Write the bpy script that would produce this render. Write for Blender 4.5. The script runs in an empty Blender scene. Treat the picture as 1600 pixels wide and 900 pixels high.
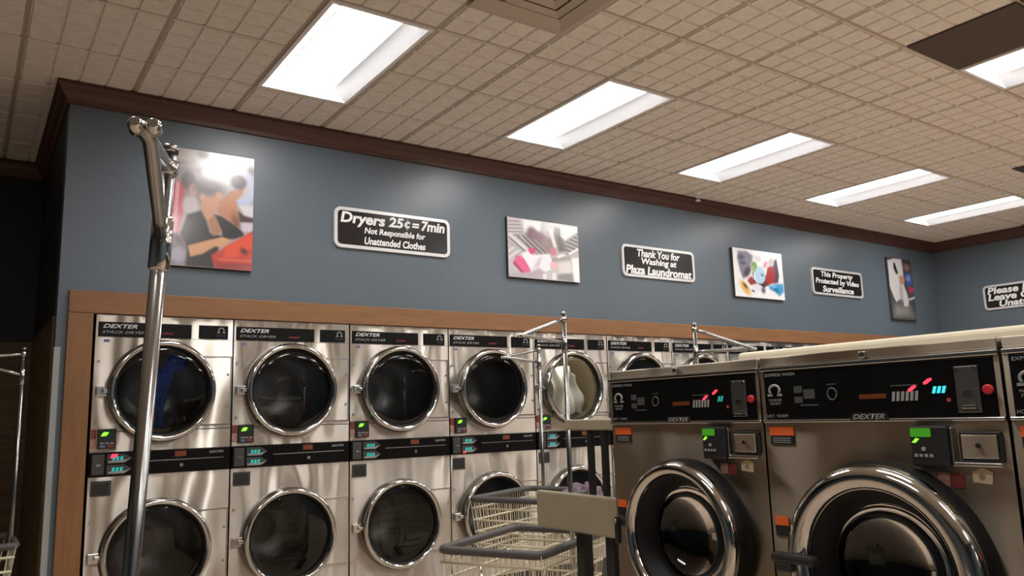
import bpy, bmesh, math, random
import numpy as np
from mathutils import Vector, Matrix

random.seed(7)
SC = bpy.context.scene
COL = SC.collection
PI = math.pi

# ------------------------------------------------------------------ camera
cam_d = bpy.data.cameras.new('camera')
cam_d.sensor_fit = 'HORIZONTAL'
cam_d.sensor_width = 36.0
cam_d.lens = 36.0 * 1228.97 / 1600.0
cam_d.clip_start = 0.05
cam = bpy.data.objects.new('camera', cam_d)
COL.objects.link(cam)
_r = Vector((0.82317667, -0.56699532, -0.02994134))
_u = Vector((-0.06551101, -0.14722727, 0.98693082))
_f = Vector((0.56399333, 0.81045693, 0.15833849))
_m = Matrix((_r, _u, -_f)).transposed().to_4x4()
_m.translation = Vector((-0.6134, -5.1960, 1.40))
cam.matrix_world = _m
SC.camera = cam

# ------------------------------------------------------------------ world, exposure
world = bpy.data.worlds.new('world')
SC.world = world
world.use_nodes = True
world.node_tree.nodes['Background'].inputs[0].default_value = (0.9, 0.85, 0.8, 1)
world.node_tree.nodes['Background'].inputs[1].default_value = 0.0
SC.view_settings.view_transform = 'Standard'
SC.view_settings.look = 'None'
SC.view_settings.gamma = 1.0
SC.view_settings.use_curve_mapping = False
SC.view_settings.exposure = 0.12
LAMP_POWER = 19.0          # strength of every fluorescent lens

H = 3.451                  # ceiling height
XR = 9.78                  # right wall

# ------------------------------------------------------------------ materials
MATS = {}


def srgb(r, g, b):
    def c(v):
        v /= 255.0
        return v / 12.92 if v <= 0.04045 else ((v + 0.055) / 1.055) ** 2.4
    return (c(r), c(g), c(b), 1.0)


def mat(name, color, rough=0.6, metal=0.0, emit=0.0, noise=0.0, scale=8.0, bump=0.0, bscale=60.0,
        spec=0.5, coat=0.0, stretch=None):
    m = bpy.data.materials.new(name)
    m.use_nodes = True
    nt = m.node_tree
    b = nt.nodes['Principled BSDF']
    if len(color) == 3:
        color = (*color, 1.0)
    b.inputs['Base Color'].default_value = color
    b.inputs['Roughness'].default_value = rough
    b.inputs['Metallic'].default_value = metal
    b.inputs['Specular IOR Level'].default_value = spec
    b.inputs['Coat Weight'].default_value = coat
    if emit:
        b.inputs['Emission Color'].default_value = color
        b.inputs['Emission Strength'].default_value = emit
    if noise or bump:
        tc = nt.nodes.new('ShaderNodeTexCoord')
        mp = nt.nodes.new('ShaderNodeMapping')
        nt.links.new(tc.outputs['Object'], mp.inputs['Vector'])
        if stretch:
            mp.inputs['Scale'].default_value = stretch
    if noise:
        n = nt.nodes.new('ShaderNodeTexNoise')
        n.inputs['Scale'].default_value = scale
        n.inputs['Detail'].default_value = 5
        nt.links.new(mp.outputs['Vector'], n.inputs['Vector'])
        mr = nt.nodes.new('ShaderNodeMapRange')
        mr.inputs['From Min'].default_value = 0.3
        mr.inputs['From Max'].default_value = 0.7
        mr.inputs['To Min'].default_value = 1 - noise
        mr.inputs['To Max'].default_value = 1 + noise
        nt.links.new(n.outputs['Fac'], mr.inputs['Value'])
        mx = nt.nodes.new('ShaderNodeMix')
        mx.data_type = 'RGBA'
        mx.blend_type = 'MULTIPLY'
        mx.inputs['Factor'].default_value = 1.0
        mx.inputs[6].default_value = color
        nt.links.new(mr.outputs['Result'], mx.inputs[7])
        nt.links.new(mx.outputs[2], b.inputs['Base Color'])
    if bump:
        n2 = nt.nodes.new('ShaderNodeTexNoise')
        n2.inputs['Scale'].default_value = bscale
        n2.inputs['Detail'].default_value = 3
        nt.links.new(mp.outputs['Vector'], n2.inputs['Vector'])
        bp = nt.nodes.new('ShaderNodeBump')
        bp.inputs['Strength'].default_value = bump
        bp.inputs['Distance'].default_value = 0.01
        nt.links.new(n2.outputs['Fac'], bp.inputs['Height'])
        nt.links.new(bp.outputs['Normal'], b.inputs['Normal'])
    MATS[name] = m
    return m


def steel(name, color, rough, aniso, wobble, wscale=2.2):
    """brushed sheet steel: highlights spread upright, sheet slightly wavy"""
    m = mat(name, color, rough, 1.0)
    nt = m.node_tree
    b = nt.nodes['Principled BSDF']
    b.inputs['Anisotropic'].default_value = aniso
    cx = nt.nodes.new('ShaderNodeCombineXYZ')
    cx.inputs[2].default_value = 1.0
    nt.links.new(cx.outputs[0], b.inputs['Tangent'])
    tc = nt.nodes.new('ShaderNodeTexCoord')
    oi = nt.nodes.new('ShaderNodeObjectInfo')
    add = nt.nodes.new('ShaderNodeVectorMath')
    add.operation = 'ADD'
    nt.links.new(tc.outputs['Object'], add.inputs[0])
    nt.links.new(oi.outputs['Location'], add.inputs[1])
    n = nt.nodes.new('ShaderNodeTexNoise')
    n.inputs['Scale'].default_value = wscale
    n.inputs['Detail'].default_value = 1.0
    sc_ = nt.nodes.new('ShaderNodeVectorMath')
    sc_.operation = 'MULTIPLY'
    sc_.inputs[1].default_value = (2.6, 2.6, 1.1)
    nt.links.new(add.outputs[0], sc_.inputs[0])
    nt.links.new(sc_.outputs[0], n.inputs['Vector'])
    bp = nt.nodes.new('ShaderNodeBump')
    bp.inputs['Strength'].default_value = 1.0
    bp.inputs['Distance'].default_value = wobble
    nt.links.new(n.outputs['Fac'], bp.inputs['Height'])
    nt.links.new(bp.outputs['Normal'], b.inputs['Normal'])
    # fine brushing in the roughness
    mp = nt.nodes.new('ShaderNodeMapping')
    mp.inputs['Scale'].default_value = (3, 3, 260)
    nt.links.new(tc.outputs['Object'], mp.inputs['Vector'])
    n2 = nt.nodes.new('ShaderNodeTexNoise')
    n2.inputs['Scale'].default_value = 3
    nt.links.new(mp.outputs['Vector'], n2.inputs['Vector'])
    mr = nt.nodes.new('ShaderNodeMapRange')
    mr.inputs['To Min'].default_value = rough * 0.85
    mr.inputs['To Max'].default_value = rough * 1.15
    nt.links.new(n2.outputs['Fac'], mr.inputs['Value'])
    nt.links.new(mr.outputs['Result'], b.inputs['Roughness'])
    return m


def glass(name, tint, refl=1.0, rough=0.03):
    m = bpy.data.materials.new(name)
    m.use_nodes = True
    nt = m.node_tree
    nt.nodes.clear()
    out = nt.nodes.new('ShaderNodeOutputMaterial')
    tr = nt.nodes.new('ShaderNodeBsdfTransparent')
    tr.inputs[0].default_value = (*tint, 1)
    gl = nt.nodes.new('ShaderNodeBsdfGlossy')
    gl.inputs['Roughness'].default_value = rough
    gl.inputs['Color'].default_value = (refl, refl, refl, 1)
    fr = nt.nodes.new('ShaderNodeFresnel')
    fr.inputs['IOR'].default_value = 1.5
    mx = nt.nodes.new('ShaderNodeMixShader')
    nt.links.new(fr.outputs[0], mx.inputs[0])
    nt.links.new(tr.outputs[0], mx.inputs[1])
    nt.links.new(gl.outputs[0], mx.inputs[2])
    nt.links.new(mx.outputs[0], out.inputs[0])
    MATS[name] = m
    return m


def wood(name, c1, c2, rough, stretch, scale=3.0):
    m = mat(name, c1, rough)
    nt = m.node_tree
    b = nt.nodes['Principled BSDF']
    tc = nt.nodes.new('ShaderNodeTexCoord')
    mp = nt.nodes.new('ShaderNodeMapping')
    mp.inputs['Scale'].default_value = stretch
    nt.links.new(tc.outputs['Object'], mp.inputs['Vector'])
    n = nt.nodes.new('ShaderNodeTexNoise')
    n.inputs['Scale'].default_value = scale
    n.inputs['Detail'].default_value = 6
    n.inputs['Distortion'].default_value = 0.6
    nt.links.new(mp.outputs['Vector'], n.inputs['Vector'])
    cr = nt.nodes.new('ShaderNodeValToRGB')
    cr.color_ramp.elements[0].position = 0.3
    cr.color_ramp.elements[0].color = c2
    cr.color_ramp.elements[1].position = 0.7
    cr.color_ramp.elements[1].color = c1
    nt.links.new(n.outputs['Fac'], cr.inputs[0])
    nt.links.new(cr.outputs[0], b.inputs['Base Color'])
    return m


mat('wall_paint', (0.104, 0.136, 0.166), 0.36, noise=0.05, scale=1.6, bump=0.08, bscale=90)
mat('hall_shade', (0.012, 0.016, 0.018), 0.6, noise=0.1)  # near-black colour carries the shade of the unlit hall
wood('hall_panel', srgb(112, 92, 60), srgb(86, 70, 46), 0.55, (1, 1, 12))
mat('ceiling_tile', (0.80, 0.755, 0.695), 0.9, noise=0.06, scale=30, bump=0.15, bscale=200)
mat('ceiling_bar', (0.44, 0.38, 0.32), 0.7, noise=0.04)
mat('brown_panel', (0.085, 0.060, 0.050), 0.8, noise=0.08)
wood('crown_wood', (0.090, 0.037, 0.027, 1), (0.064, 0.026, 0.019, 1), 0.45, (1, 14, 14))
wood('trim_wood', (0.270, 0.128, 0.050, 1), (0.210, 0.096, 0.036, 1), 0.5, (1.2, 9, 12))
wood('trim_wood_upright', (0.270, 0.128, 0.050, 1), (0.210, 0.096, 0.036, 1), 0.5, (12, 9, 1.2))
mat('guard', (0.34, 0.36, 0.36), 0.4, noise=0.04)
mat('floor_tile', (0.58, 0.45, 0.34), 0.35, noise=0.15, scale=5)
mat('reflector', (0.30, 0.30, 0.31), 0.5)
mat('white_enamel', (0.86, 0.86, 0.87), 0.45)
mat('lens', (1.0, 0.965, 0.93), 0.5, emit=LAMP_POWER)
mat('diffuser_paint', (0.50, 0.43, 0.36), 0.6)
mat('diffuser_dark', (0.10, 0.08, 0.065), 0.7)
steel('stainless', (0.60, 0.56, 0.505, 1), 0.34, 1.0, 0.13, 1.0)
steel('stainless_washer', (0.36, 0.31, 0.245, 1), 0.36, 1.0, 0.06, 1.0)
mat('chrome', (0.62, 0.615, 0.60), 0.08, 1.0)
mat('chrome_soft', (0.66, 0.65, 0.63), 0.22, 1.0)
mat('dark_chrome', (0.20, 0.19, 0.18), 0.25, 1.0)
mat('black_gloss', (0.005, 0.005, 0.0055), 0.3, spec=0.18)
mat('plate_steel', (0.16, 0.16, 0.15), 0.4, 0.9)
mat('screen_dim', (0.01, 0.05, 0.008), 0.3)
mat('pole_steel', (0.40, 0.41, 0.41), 0.2, 1.0)
mat('washer_drum', (0.07, 0.068, 0.065), 0.35, 0.9)
mat('black_plastic', (0.014, 0.014, 0.015), 0.45)
mat('charcoal', (0.045, 0.043, 0.041), 0.5)
mat('rubber', (0.005, 0.005, 0.005), 0.5, spec=0.25)
mat('drum_steel', (0.28, 0.27, 0.26), 0.35, 1.0, bump=0.2, bscale=40)
mat('drum_lit', (0.36, 0.31, 0.21), 0.5, 0.2)
glass('dryer_glass', (0.55, 0.57, 0.56), 0.9)
glass('clear_glass', (0.80, 0.80, 0.78), 0.9)
glass('washer_glass', (0.35, 0.35, 0.34), 0.9)
mat('ink_white', (0.62, 0.62, 0.62), 0.5)
mat('ink_grey', (0.30, 0.30, 0.30), 0.5)
mat('ink_faint', (0.06, 0.065, 0.065), 0.5)
mat('ink_red', (0.42, 0.05, 0.07), 0.5)
mat('label_pink', (0.42, 0.22, 0.17), 0.6, noise=0.2, scale=40)
mat('label_orange', (0.75, 0.13, 0.025), 0.55)
mat('label_rust', (0.20, 0.045, 0.015), 0.5)
mat('label_cream', (0.62, 0.55, 0.36), 0.6)
mat('label_red', (0.20, 0.035, 0.03), 0.6)
mat('label_blue', (0.12, 0.17, 0.30), 0.6)
mat('led_green', (0.25, 1.0, 0.04), 0.4, emit=1.3)
mat('screen_green', (0.05, 0.30, 0.015), 0.4, emit=0.35)
mat('led_red', (1.0, 0.03, 0.06), 0.4, emit=2.2)
mat('led_teal', (0.02, 0.40, 0.37), 0.4, emit=0.45)
mat('led_cyan', (0.05, 0.70, 0.85), 0.4, emit=0.75)
mat('led_amber', (0.08, 0.018, 0.004), 0.4, emit=0.4)
mat('knob_red', (0.50, 0.02, 0.03), 0.4)
mat('sign_face', (0.012, 0.011, 0.011), 0.22)
mat('sign_rim', (0.72, 0.72, 0.73), 0.35, 0.3)
mat('sign_letter', (0.86, 0.86, 0.87), 0.45)
mat('canvas_edge', (0.05, 0.045, 0.045), 0.6)
mat('laminate', (0.36, 0.32, 0.225), 0.45, noise=0.04, scale=12)
mat('laminate_light', (0.78, 0.72, 0.55), 0.4, noise=0.03, scale=12)
mat('vinyl_wire', (0.76, 0.71, 0.54), 0.4)
mat('bumper', (0.085, 0.080, 0.080), 0.55)
mat('cloth_blue', (0.035, 0.10, 0.50), 0.85, noise=0.2, scale=14)
mat('cloth_red', (0.45, 0.03, 0.06), 0.85)
mat('cloth_white', (0.80, 0.82, 0.80), 0.85, noise=0.06, scale=14)
mat('cloth_purple', (0.17, 0.12, 0.16), 0.9, noise=0.25, scale=30)

_m = bpy.data.materials.new('print')
_m.use_nodes = True
_nt = _m.node_tree
_a = _nt.nodes.new('ShaderNodeVertexColor')
_a.layer_name = 'ink'
_b = _nt.nodes['Principled BSDF']
_b.inputs['Roughness'].default_value = 0.3
_b.inputs['Coat Weight'].default_value = 1.0
_b.inputs['Coat Roughness'].default_value = 0.17
_nt.links.new(_a.outputs[0], _b.inputs['Base Color'])
MATS['print'] = _m


# ------------------------------------------------------------------ mesh helpers
class MB:
    def __init__(self):
        self.v, self.f, self.s = [], [], []

    def add(self, vs, fs, smooth=False):
        k = len(self.v)
        self.v += [tuple(p) for p in vs]
        for f in fs:
            self.f.append(tuple(i + k for i in f))
            self.s.append(smooth)
        return self

    def box(self, x0, x1, y0, y1, z0, z1):
        vs = [(x, y, z) for z in (z0, z1) for y in (y0, y1) for x in (x0, x1)]
        return self.add(vs, [(0, 2, 3, 1), (4, 5, 7, 6), (0, 1, 5, 4), (2, 6, 7, 3), (0, 4, 6, 2), (1, 3, 7, 5)])

    def rbox(self, x0, x1, y0, y1, z0, z1, r=0.005, seg=2):
        bm = bmesh.new()
        bmesh.ops.create_cube(bm, size=1.0)
        for v in bm.verts:
            v.co = Vector(((x0 + x1) / 2 + v.co.x * (x1 - x0), (y0 + y1) / 2 + v.co.y * (y1 - y0),
                           (z0 + z1) / 2 + v.co.z * (z1 - z0)))
        r = min(r, 0.45 * min(x1 - x0, y1 - y0, z1 - z0))
        bmesh.ops.bevel(bm, geom=bm.edges[:], offset=r, segments=seg, affect='EDGES', profile=0.5)
        bm.verts.index_update()
        self.add([v.co[:] for v in bm.verts], [[v.index for v in f.verts] for f in bm.faces], False)
        bm.free()
        return self

    def prism(self, pts, y0, y1, axis='y'):
        """outline pts in (x,z) extruded from y0 to y1 (or for axis z: (x,y) from z0 to z1; axis x: (y,z))"""
        n = len(pts)

        def P(p, d):
            return {'y': (p[0], d, p[1]), 'z': (p[0], p[1], d), 'x': (d, p[0], p[1])}[axis]
        vs = [P(p, y0) for p in pts] + [P(p, y1) for p in pts]
        fs = [tuple(range(n))[::-1], tuple(range(n, 2 * n))]
        fs += [(i, (i + 1) % n, n + (i + 1) % n, n + i) for i in range(n)]
        return self.add(vs, fs)

    def tube(self, path, r, n=10, closed=False, cap=True):
        P = [Vector(p) for p in path]
        m = len(P)
        rs = r if isinstance(r, (list, tuple)) else [r] * m
        vs, fs = [], []
        nrm = None
        for i in range(m):
            if closed:
                t = (P[(i + 1) % m] - P[i - 1])
            else:
                t = P[min(i + 1, m - 1)] - P[max(i - 1, 0)]
            t.normalize()
            if nrm is None:
                nrm = t.orthogonal().normalized()
            nrm = (nrm - t * nrm.dot(t)).normalized()
            bn = t.cross(nrm)
            for k in range(n):
                a = 2 * PI * k / n
                vs.append(P[i] + (nrm * math.cos(a) + bn * math.sin(a)) * rs[i])
        for i in range(m if closed else m - 1):
            j = (i + 1) % m
            for k in range(n):
                l = (k + 1) % n
                fs.append((i * n + k, i * n + l, j * n + l, j * n + k))
        self.add(vs, fs, True)
        if cap and not closed:
            k0 = len(self.v) - m * n
            self.f.append(tuple(k0 + i for i in range(n))[::-1])
            self.s.append(False)
            self.f.append(tuple(k0 + (m - 1) * n + i for i in range(n)))
            self.s.append(False)
        return self

    def lathe(self, cx, cz, prof, n=48, cap_last=False, y0=0.0):
        """profile of (radius, outward distance) round the axis that leaves the front face"""
        vs, fs = [], []
        for (r, d) in prof:
            for k in range(n):
                a = 2 * PI * k / n
                vs.append((cx + r * math.cos(a), y0 - d, cz + r * math.sin(a)))
        for i in range(len(prof) - 1):
            for k in range(n):
                l = (k + 1) % n
                fs.append((i * n + k, i * n + l, (i + 1) * n + l, (i + 1) * n + k))
        self.add(vs, fs, True)
        if cap_last:
            k0 = len(self.v) - n
            self.f.append(tuple(range(k0, k0 + n)))
            self.s.append(False)
        return self

    def cyl(self, p0, p1, r, n=14):
        return self.tube([p0, p1], r, n)

    def plate_hole(self, x0, x1, z0, z1, cx, cz, R, y=0.0, depth=0.03, n=48):
        """front sheet with a round opening and a short flange into the opening, edges turned back"""
        pts_o, pts_i = [], []
        angs = sorted([2 * PI * k / n for k in range(n)] +
                      [math.atan2(z - cz, x - cx) % (2 * PI) for x in (x0, x1) for z in (z0, z1)])
        for a in angs:
            c, s = math.cos(a), math.sin(a)
            t = min(((x1 if c > 0 else x0) - cx) / c if abs(c) > 1e-9 else 1e9,
                    ((z1 if s > 0 else z0) - cz) / s if abs(s) > 1e-9 else 1e9)
            pts_o.append((cx + c * t, cz + s * t))
            pts_i.append((cx + c * R, cz + s * R))
        m = len(angs)
        vs = [(p[0], y, p[1]) for p in pts_o] + [(p[0], y, p[1]) for p in pts_i] + \
             [(p[0], y + depth, p[1]) for p in pts_i] + [(p[0], y + depth, p[1]) for p in pts_o]
        fs = []
        for i in range(m):
            j = (i + 1) % m
            fs += [(i, j, m + j, m + i), (m + i, m + j, 2 * m + j, 2 * m + i), (3 * m + i, 3 * m + j, j, i)]
        return self.add(vs, fs)

    def mesh(self, name):
        me = bpy.data.meshes.new(name)
        me.from_pydata(self.v, [], self.f)
        me.polygons.foreach_set('use_smooth', self.s)
        bm = bmesh.new()
        bm.from_mesh(me)
        bmesh.ops.recalc_face_normals(bm, faces=bm.faces[:])
        bm.to_mesh(me)
        bm.free()
        me.update()
        return me


def obj(name, mb, m, parent=None, loc=None, label=None, kind=None):
    me = mb.mesh(name) if isinstance(mb, MB) else mb
    if not me.materials:
        me.materials.append(MATS[m])
    o = bpy.data.objects.new(name, me)
    COL.objects.link(o)
    if parent is not None:
        o.parent = parent
    if loc:
        o.location = loc
    if label:
        o['label'] = label
    if kind:
        o['kind'] = kind
    return o


def tag(o, label, cat, group=None):
    o['label'] = label
    o['category'] = cat
    if group:
        o['group'] = group
    return o


def thing(name, label, cat, loc=(0, 0, 0), rz=0.0, group=None):
    o = bpy.data.objects.new(name, None)
    o.empty_display_size = 0.1
    COL.objects.link(o)
    o.location = loc
    o.rotation_euler = (0, 0, rz)
    return tag(o, label, cat, group)


def copy_tree(src, parent=None):
    c = src.copy()
    COL.objects.link(c)
    if parent is not None:
        c.parent = parent
    for ch in list(src.children):
        copy_tree(ch, c)
    return c


def structure(name, mb, m, parent=None):
    o = obj(name, mb, m, parent)
    o['kind'] = 'structure'
    return o


def text_mesh(body, x, z, w, h, y=0.0, thick=0.001, shear=0.0, bold=0.0, align='c'):
    """lettering fitted into a box w x h whose centre is x, z, standing on the plane y and facing -y"""
    cu = bpy.data.curves.new('lettering', 'FONT')
    cu.body = body
    cu.size = 1.0
    cu.shear = shear
    cu.offset = bold
    cu.align_x = 'CENTER' if align == 'c' else 'LEFT'
    cu.space_line = 0.95
    cu.resolution_u = 3
    o = bpy.data.objects.new('lettering', cu)
    COL.objects.link(o)
    bpy.context.view_layer.update()
    me = bpy.data.meshes.new_from_object(o.evaluated_get(bpy.context.evaluated_depsgraph_get()))
    bpy.data.objects.remove(o)
    bpy.data.curves.remove(cu)
    me.materials.clear()
    n = len(me.vertices)
    co = np.zeros(n * 3)
    me.vertices.foreach_get('co', co)
    co = co.reshape(-1, 3)
    a, b = co.min(0), co.max(0)
    out = np.zeros_like(co)
    out[:, 0] = x - w / 2 + (co[:, 0] - a[0]) / (b[0] - a[0]) * w
    out[:, 2] = z - h / 2 + (co[:, 1] - a[1]) / (b[1] - a[1]) * h
    out[:, 1] = y - thick
    me.vertices.foreach_set('co', out.ravel())
    me.update()
    return me


def rrect(x0, x1, z0, z1, r, n=5):
    pts = []
    for (cx, cz, a0) in ((x1 - r, z1 - r, 0), (x0 + r, z1 - r, PI / 2), (x0 + r, z0 + r, PI), (x1 - r, z0 + r, 1.5 * PI)):
        for k in range(n + 1):
            a = a0 + PI / 2 * k / n
            pts.append((cx + r * math.cos(a), cz + r * math.sin(a)))
    return pts


def frame_ring(mb, outer, inner, y0, y1):
    """picture-frame shaped solid between two outlines of equal point count"""
    n = len(outer)
    vs = [(p[0], y, p[1]) for y in (y0, y1) for q in (outer, inner) for p in q]
    fs = []
    for i in range(n):
        j = (i + 1) % n
        fs += [(i, j, n + j, n + i), (2 * n + i, 3 * n + i, 3 * n + j, 2 * n + j),
               (i, 2 * n + i, 2 * n + j, j), (n + i, n + j, 3 * n + j, 3 * n + i)]
    return mb.add(vs, fs)


# ------------------------------------------------------------------ setting
XL, YF, YH = -4.5, -10.0, 1.82        # left wall, wall behind the camera, end of the hall
WX = -0.205                           # corner of the wall that holds the dryers
structure('floor', MB().box(XL, XR, YF, YH, -0.06, 0.0), 'floor_tile')
wb = MB()
wb.box(WX, XR, 0.0, 0.14, 2.06, H)
wb.box(WX, -0.02, 0.0, 0.14, 0.0, 2.06)
wb.box(9.64, XR, 0.0, 0.14, 0.0, 2.06)
structure('wall_back', wb, 'wall_paint')
structure('wall_right', MB().box(XR, XR + 0.12, YF, 0.14, 0.0, H), 'wall_paint')
structure('wall_left', MB().box(XL - 0.12, XL, YF, YH, 0.0, H), 'wall_paint')
structure('wall_front', MB().box(XL, XR, YF - 0.12, YF, 0.0, H), 'wall_paint')
structure('wall_hall', MB().box(WX, WX + 0.12, 0.14, YH, 0.0, H), 'hall_shade')
structure('wall_far', MB().box(XL, WX + 0.12, YH, YH + 0.12, 0.0, H), 'hall_shade')
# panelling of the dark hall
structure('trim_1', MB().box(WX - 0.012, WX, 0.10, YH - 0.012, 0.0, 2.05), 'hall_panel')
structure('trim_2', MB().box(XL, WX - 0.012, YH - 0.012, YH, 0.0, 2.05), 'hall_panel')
# corner guard
g = MB()
g.add([(WX - 0.004, 0.05, 0.1), (WX - 0.004, -0.004, 0.1), (WX + 0.028, -0.004, 0.1), (WX + 0.028, 0, 0.1), (WX, 0, 0.1), (WX, 0.05, 0.1),
       (WX - 0.004, 0.05, 1.86), (WX - 0.004, -0.004, 1.86), (WX + 0.028, -0.004, 1.86), (WX + 0.028, 0, 1.86), (WX, 0, 1.86), (WX, 0.05, 1.86)],
      [(0, 1, 7, 6), (1, 2, 8, 7), (2, 3, 9, 8), (3, 4, 10, 9), (4, 5, 11, 10), (5, 0, 6, 11), (6, 7, 10, 11), (7, 8, 9, 10), (0, 5, 4, 1), (1, 4, 3, 2)])
structure('trim_3', g, 'guard')
# crown moulding: profile (outwards, down)
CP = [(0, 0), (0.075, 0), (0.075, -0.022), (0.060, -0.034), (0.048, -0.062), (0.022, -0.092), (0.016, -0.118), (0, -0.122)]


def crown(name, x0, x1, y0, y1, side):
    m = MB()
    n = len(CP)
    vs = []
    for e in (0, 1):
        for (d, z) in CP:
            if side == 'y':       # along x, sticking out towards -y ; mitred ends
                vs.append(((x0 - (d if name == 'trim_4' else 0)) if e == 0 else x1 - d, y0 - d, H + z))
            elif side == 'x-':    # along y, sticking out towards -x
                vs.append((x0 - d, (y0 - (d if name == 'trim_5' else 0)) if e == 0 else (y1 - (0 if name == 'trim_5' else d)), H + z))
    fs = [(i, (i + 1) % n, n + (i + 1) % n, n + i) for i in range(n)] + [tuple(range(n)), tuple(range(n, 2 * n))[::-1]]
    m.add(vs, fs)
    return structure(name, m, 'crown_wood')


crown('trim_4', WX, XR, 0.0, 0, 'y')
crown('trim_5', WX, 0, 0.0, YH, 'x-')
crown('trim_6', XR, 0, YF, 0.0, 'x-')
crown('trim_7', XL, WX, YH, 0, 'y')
# wooden surround of the dryers
structure('trim_8', MB().rbox(-0.150, 9.77, -0.022, 0.0, 2.062, 2.195, 0.004), 'trim_wood')
structure('trim_9', MB().rbox(-0.150, -0.018, -0.022, 0.0, 0.0, 2.061, 0.004), 'trim_wood_upright')
structure('trim_10', MB().rbox(9.64, 9.77, -0.022, 0.0, 0.0, 2.061, 0.004), 'trim_wood_upright')
structure('baseboard_left', MB().box(XL, XL + 0.015, YF, YH - 0.02, 0, 0.1), 'crown_wood')

# ------------------------------------------------------------------ ceiling: tiles, bars, lamps
ceil = structure('ceiling', MB().box(XL, XR, YF, YH, H + 0.085, H + 0.12), 'ceiling_bar')
TX0, TY0, T = 0.13, -0.53, 0.61
LIGHTS = [(1 + 3 * i, -1) for i in range(5)]              # (tile column, tile row of the far half)
LIGHTS2 = [(7, -5), (10, -5), (13, -5), (1, -5), (-2, -5)]  # last two are unseen lamps, added for more light from the left
LIGHTS3 = [(1, -9), (4, -9), (7, -9), (10, -9), (13, -9), (1, -13), (4, -13), (7, -13), (10, -13)]  # unseen rows behind the camera, added for lighting and steel reflections
ALL_LIGHTS = LIGHTS + LIGHTS2 + LIGHTS3
taken = {}
for (i, j) in LIGHTS + LIGHTS2 + LIGHTS3:
    taken[(i, j)] = taken[(i, j - 1)] = 'lamp'
# row index: tile j covers y from TY0 + j*T to TY0 + (j+1)*T ; lamps fill rows -1 and -2
for q in ((6, -5), (6, -6)):
    taken[q] = 'brown'


def tile_mesh(rows=(0, 4)):
    m = MB()
    z0, z1 = H + 0.012, H + 0.026
    e = 0.012
    p = (T - 2 * e) / 4
    m.box(e, T - e, e + rows[0] * p, e + rows[1] * p, z0, z1)
    for a in range(4):
        for b in range(*rows):
            x0, x1 = e + a * p + 0.006, e + (a + 1) * p - 0.006
            y0, y1 = e + b * p + 0.006, e + (b + 1) * p - 0.006
            c = 0.004
            m.add([(x0, y0, z0), (x1, y0, z0), (x1, y1, z0), (x0, y1, z0),
                   (x0 + c, y0 + c, H), (x1 - c, y0 + c, H), (x1 - c, y1 - c, H), (x0 + c, y1 - c, H)],
                  [(4, 7, 6, 5), (0, 4, 5, 1), (1, 5, 6, 2), (2, 6, 7, 3), (3, 7, 4, 0)])
    return m


tm = tile_mesh().mesh('ceiling_tile')
tm.materials.append(MATS['ceiling_tile'])
cells = []
for i in range(-8, 17):
    for j in range(-16, 4):
        x0, y0 = TX0 + i * T, TY0 + j * T
        if x0 < XL or x0 + T > XR + 0.45 or y0 < YF or y0 > YH - 0.3:
            continue
        if j >= 1 and x0 > WX:
            continue
        cells.append((i, j, x0, y0))
AC = (2, None)
cells.sort(key=lambda c: max(0, -c[3] - 4.2) * 3 + math.hypot(c[2] - 2.5, c[3] + 1.5) * 0.3)
far = MB()
cnt = 0
base_v = [tuple(v.co) for v in tm.vertices]
base_f = [tuple(p.vertices) for p in tm.polygons]
half = {(2, -3): tile_mesh((2, 4)).mesh('ceiling_tile'), (2, -4): tile_mesh((0, 2)).mesh('ceiling_tile')}
for q in half.values():
    q.materials.append(MATS['ceiling_tile'])
bm_brown = MB().box(0.010, T - 0.010, 0.010, T - 0.010, H + 0.001, H + 0.02).mesh('brown_panel')
bm_brown.materials.append(MATS['brown_panel'])
for (i, j, x0, y0) in cells:
    w = taken.get((i, j))
    if w == 'lamp':
        continue
    if w == 'brown':
        obj('brown_panel', bm_brown, None, ceil, (x0, y0, 0), label='plain dark brown ceiling panel')
        continue
    if (i, j) in half:
        obj('ceiling_tile', half[(i, j)], None, ceil, (x0, y0, 0), label='half tile beside the air vent')
        continue
    if cnt < 290:
        obj('ceiling_tile', tm, None, ceil, (x0, y0, 0))
        cnt += 1
    else:
        far.add([(v[0] + x0, v[1] + y0, v[2]) for v in base_v], base_f)
if far.v:
    obj('ceiling_tiles_beyond', far, 'ceiling_tile', ceil, kind='stuff')
bars = MB()
for i in range(-8, 18):
    x = TX0 + i * T
    for j in range(-16, 4):
        y = TY0 + j * T
        if XL < x < XR and y > YF and (j < 1 or x < WX) and not (y + T > YH + 0.1):
            bars.box(x - 0.012, x + 0.012, y, min(y + T, 0.0 if x > WX else YH), H + 0.011, H + 0.017)
for j in range(-16, 4):
    y = TY0 + j * T
    for i in range(-8, 17):
        x = TX0 + i * T
        if not (YF < y < YH) or x < XL or (j >= 1 and x > WX):
            continue
        if taken.get((i, j)) == 'lamp' and taken.get((i, j - 1)) == 'lamp' and (i, j) in ALL_LIGHTS:
            continue
        if (i, j) == (2, -3):
            continue
        bars.box(x + 0.012, min(x + T, XR) - 0.012, y - 0.012, y + 0.012, H + 0.011, H + 0.017)
obj('grid_bars', bars, 'ceiling_bar', ceil, kind='stuff')


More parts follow.
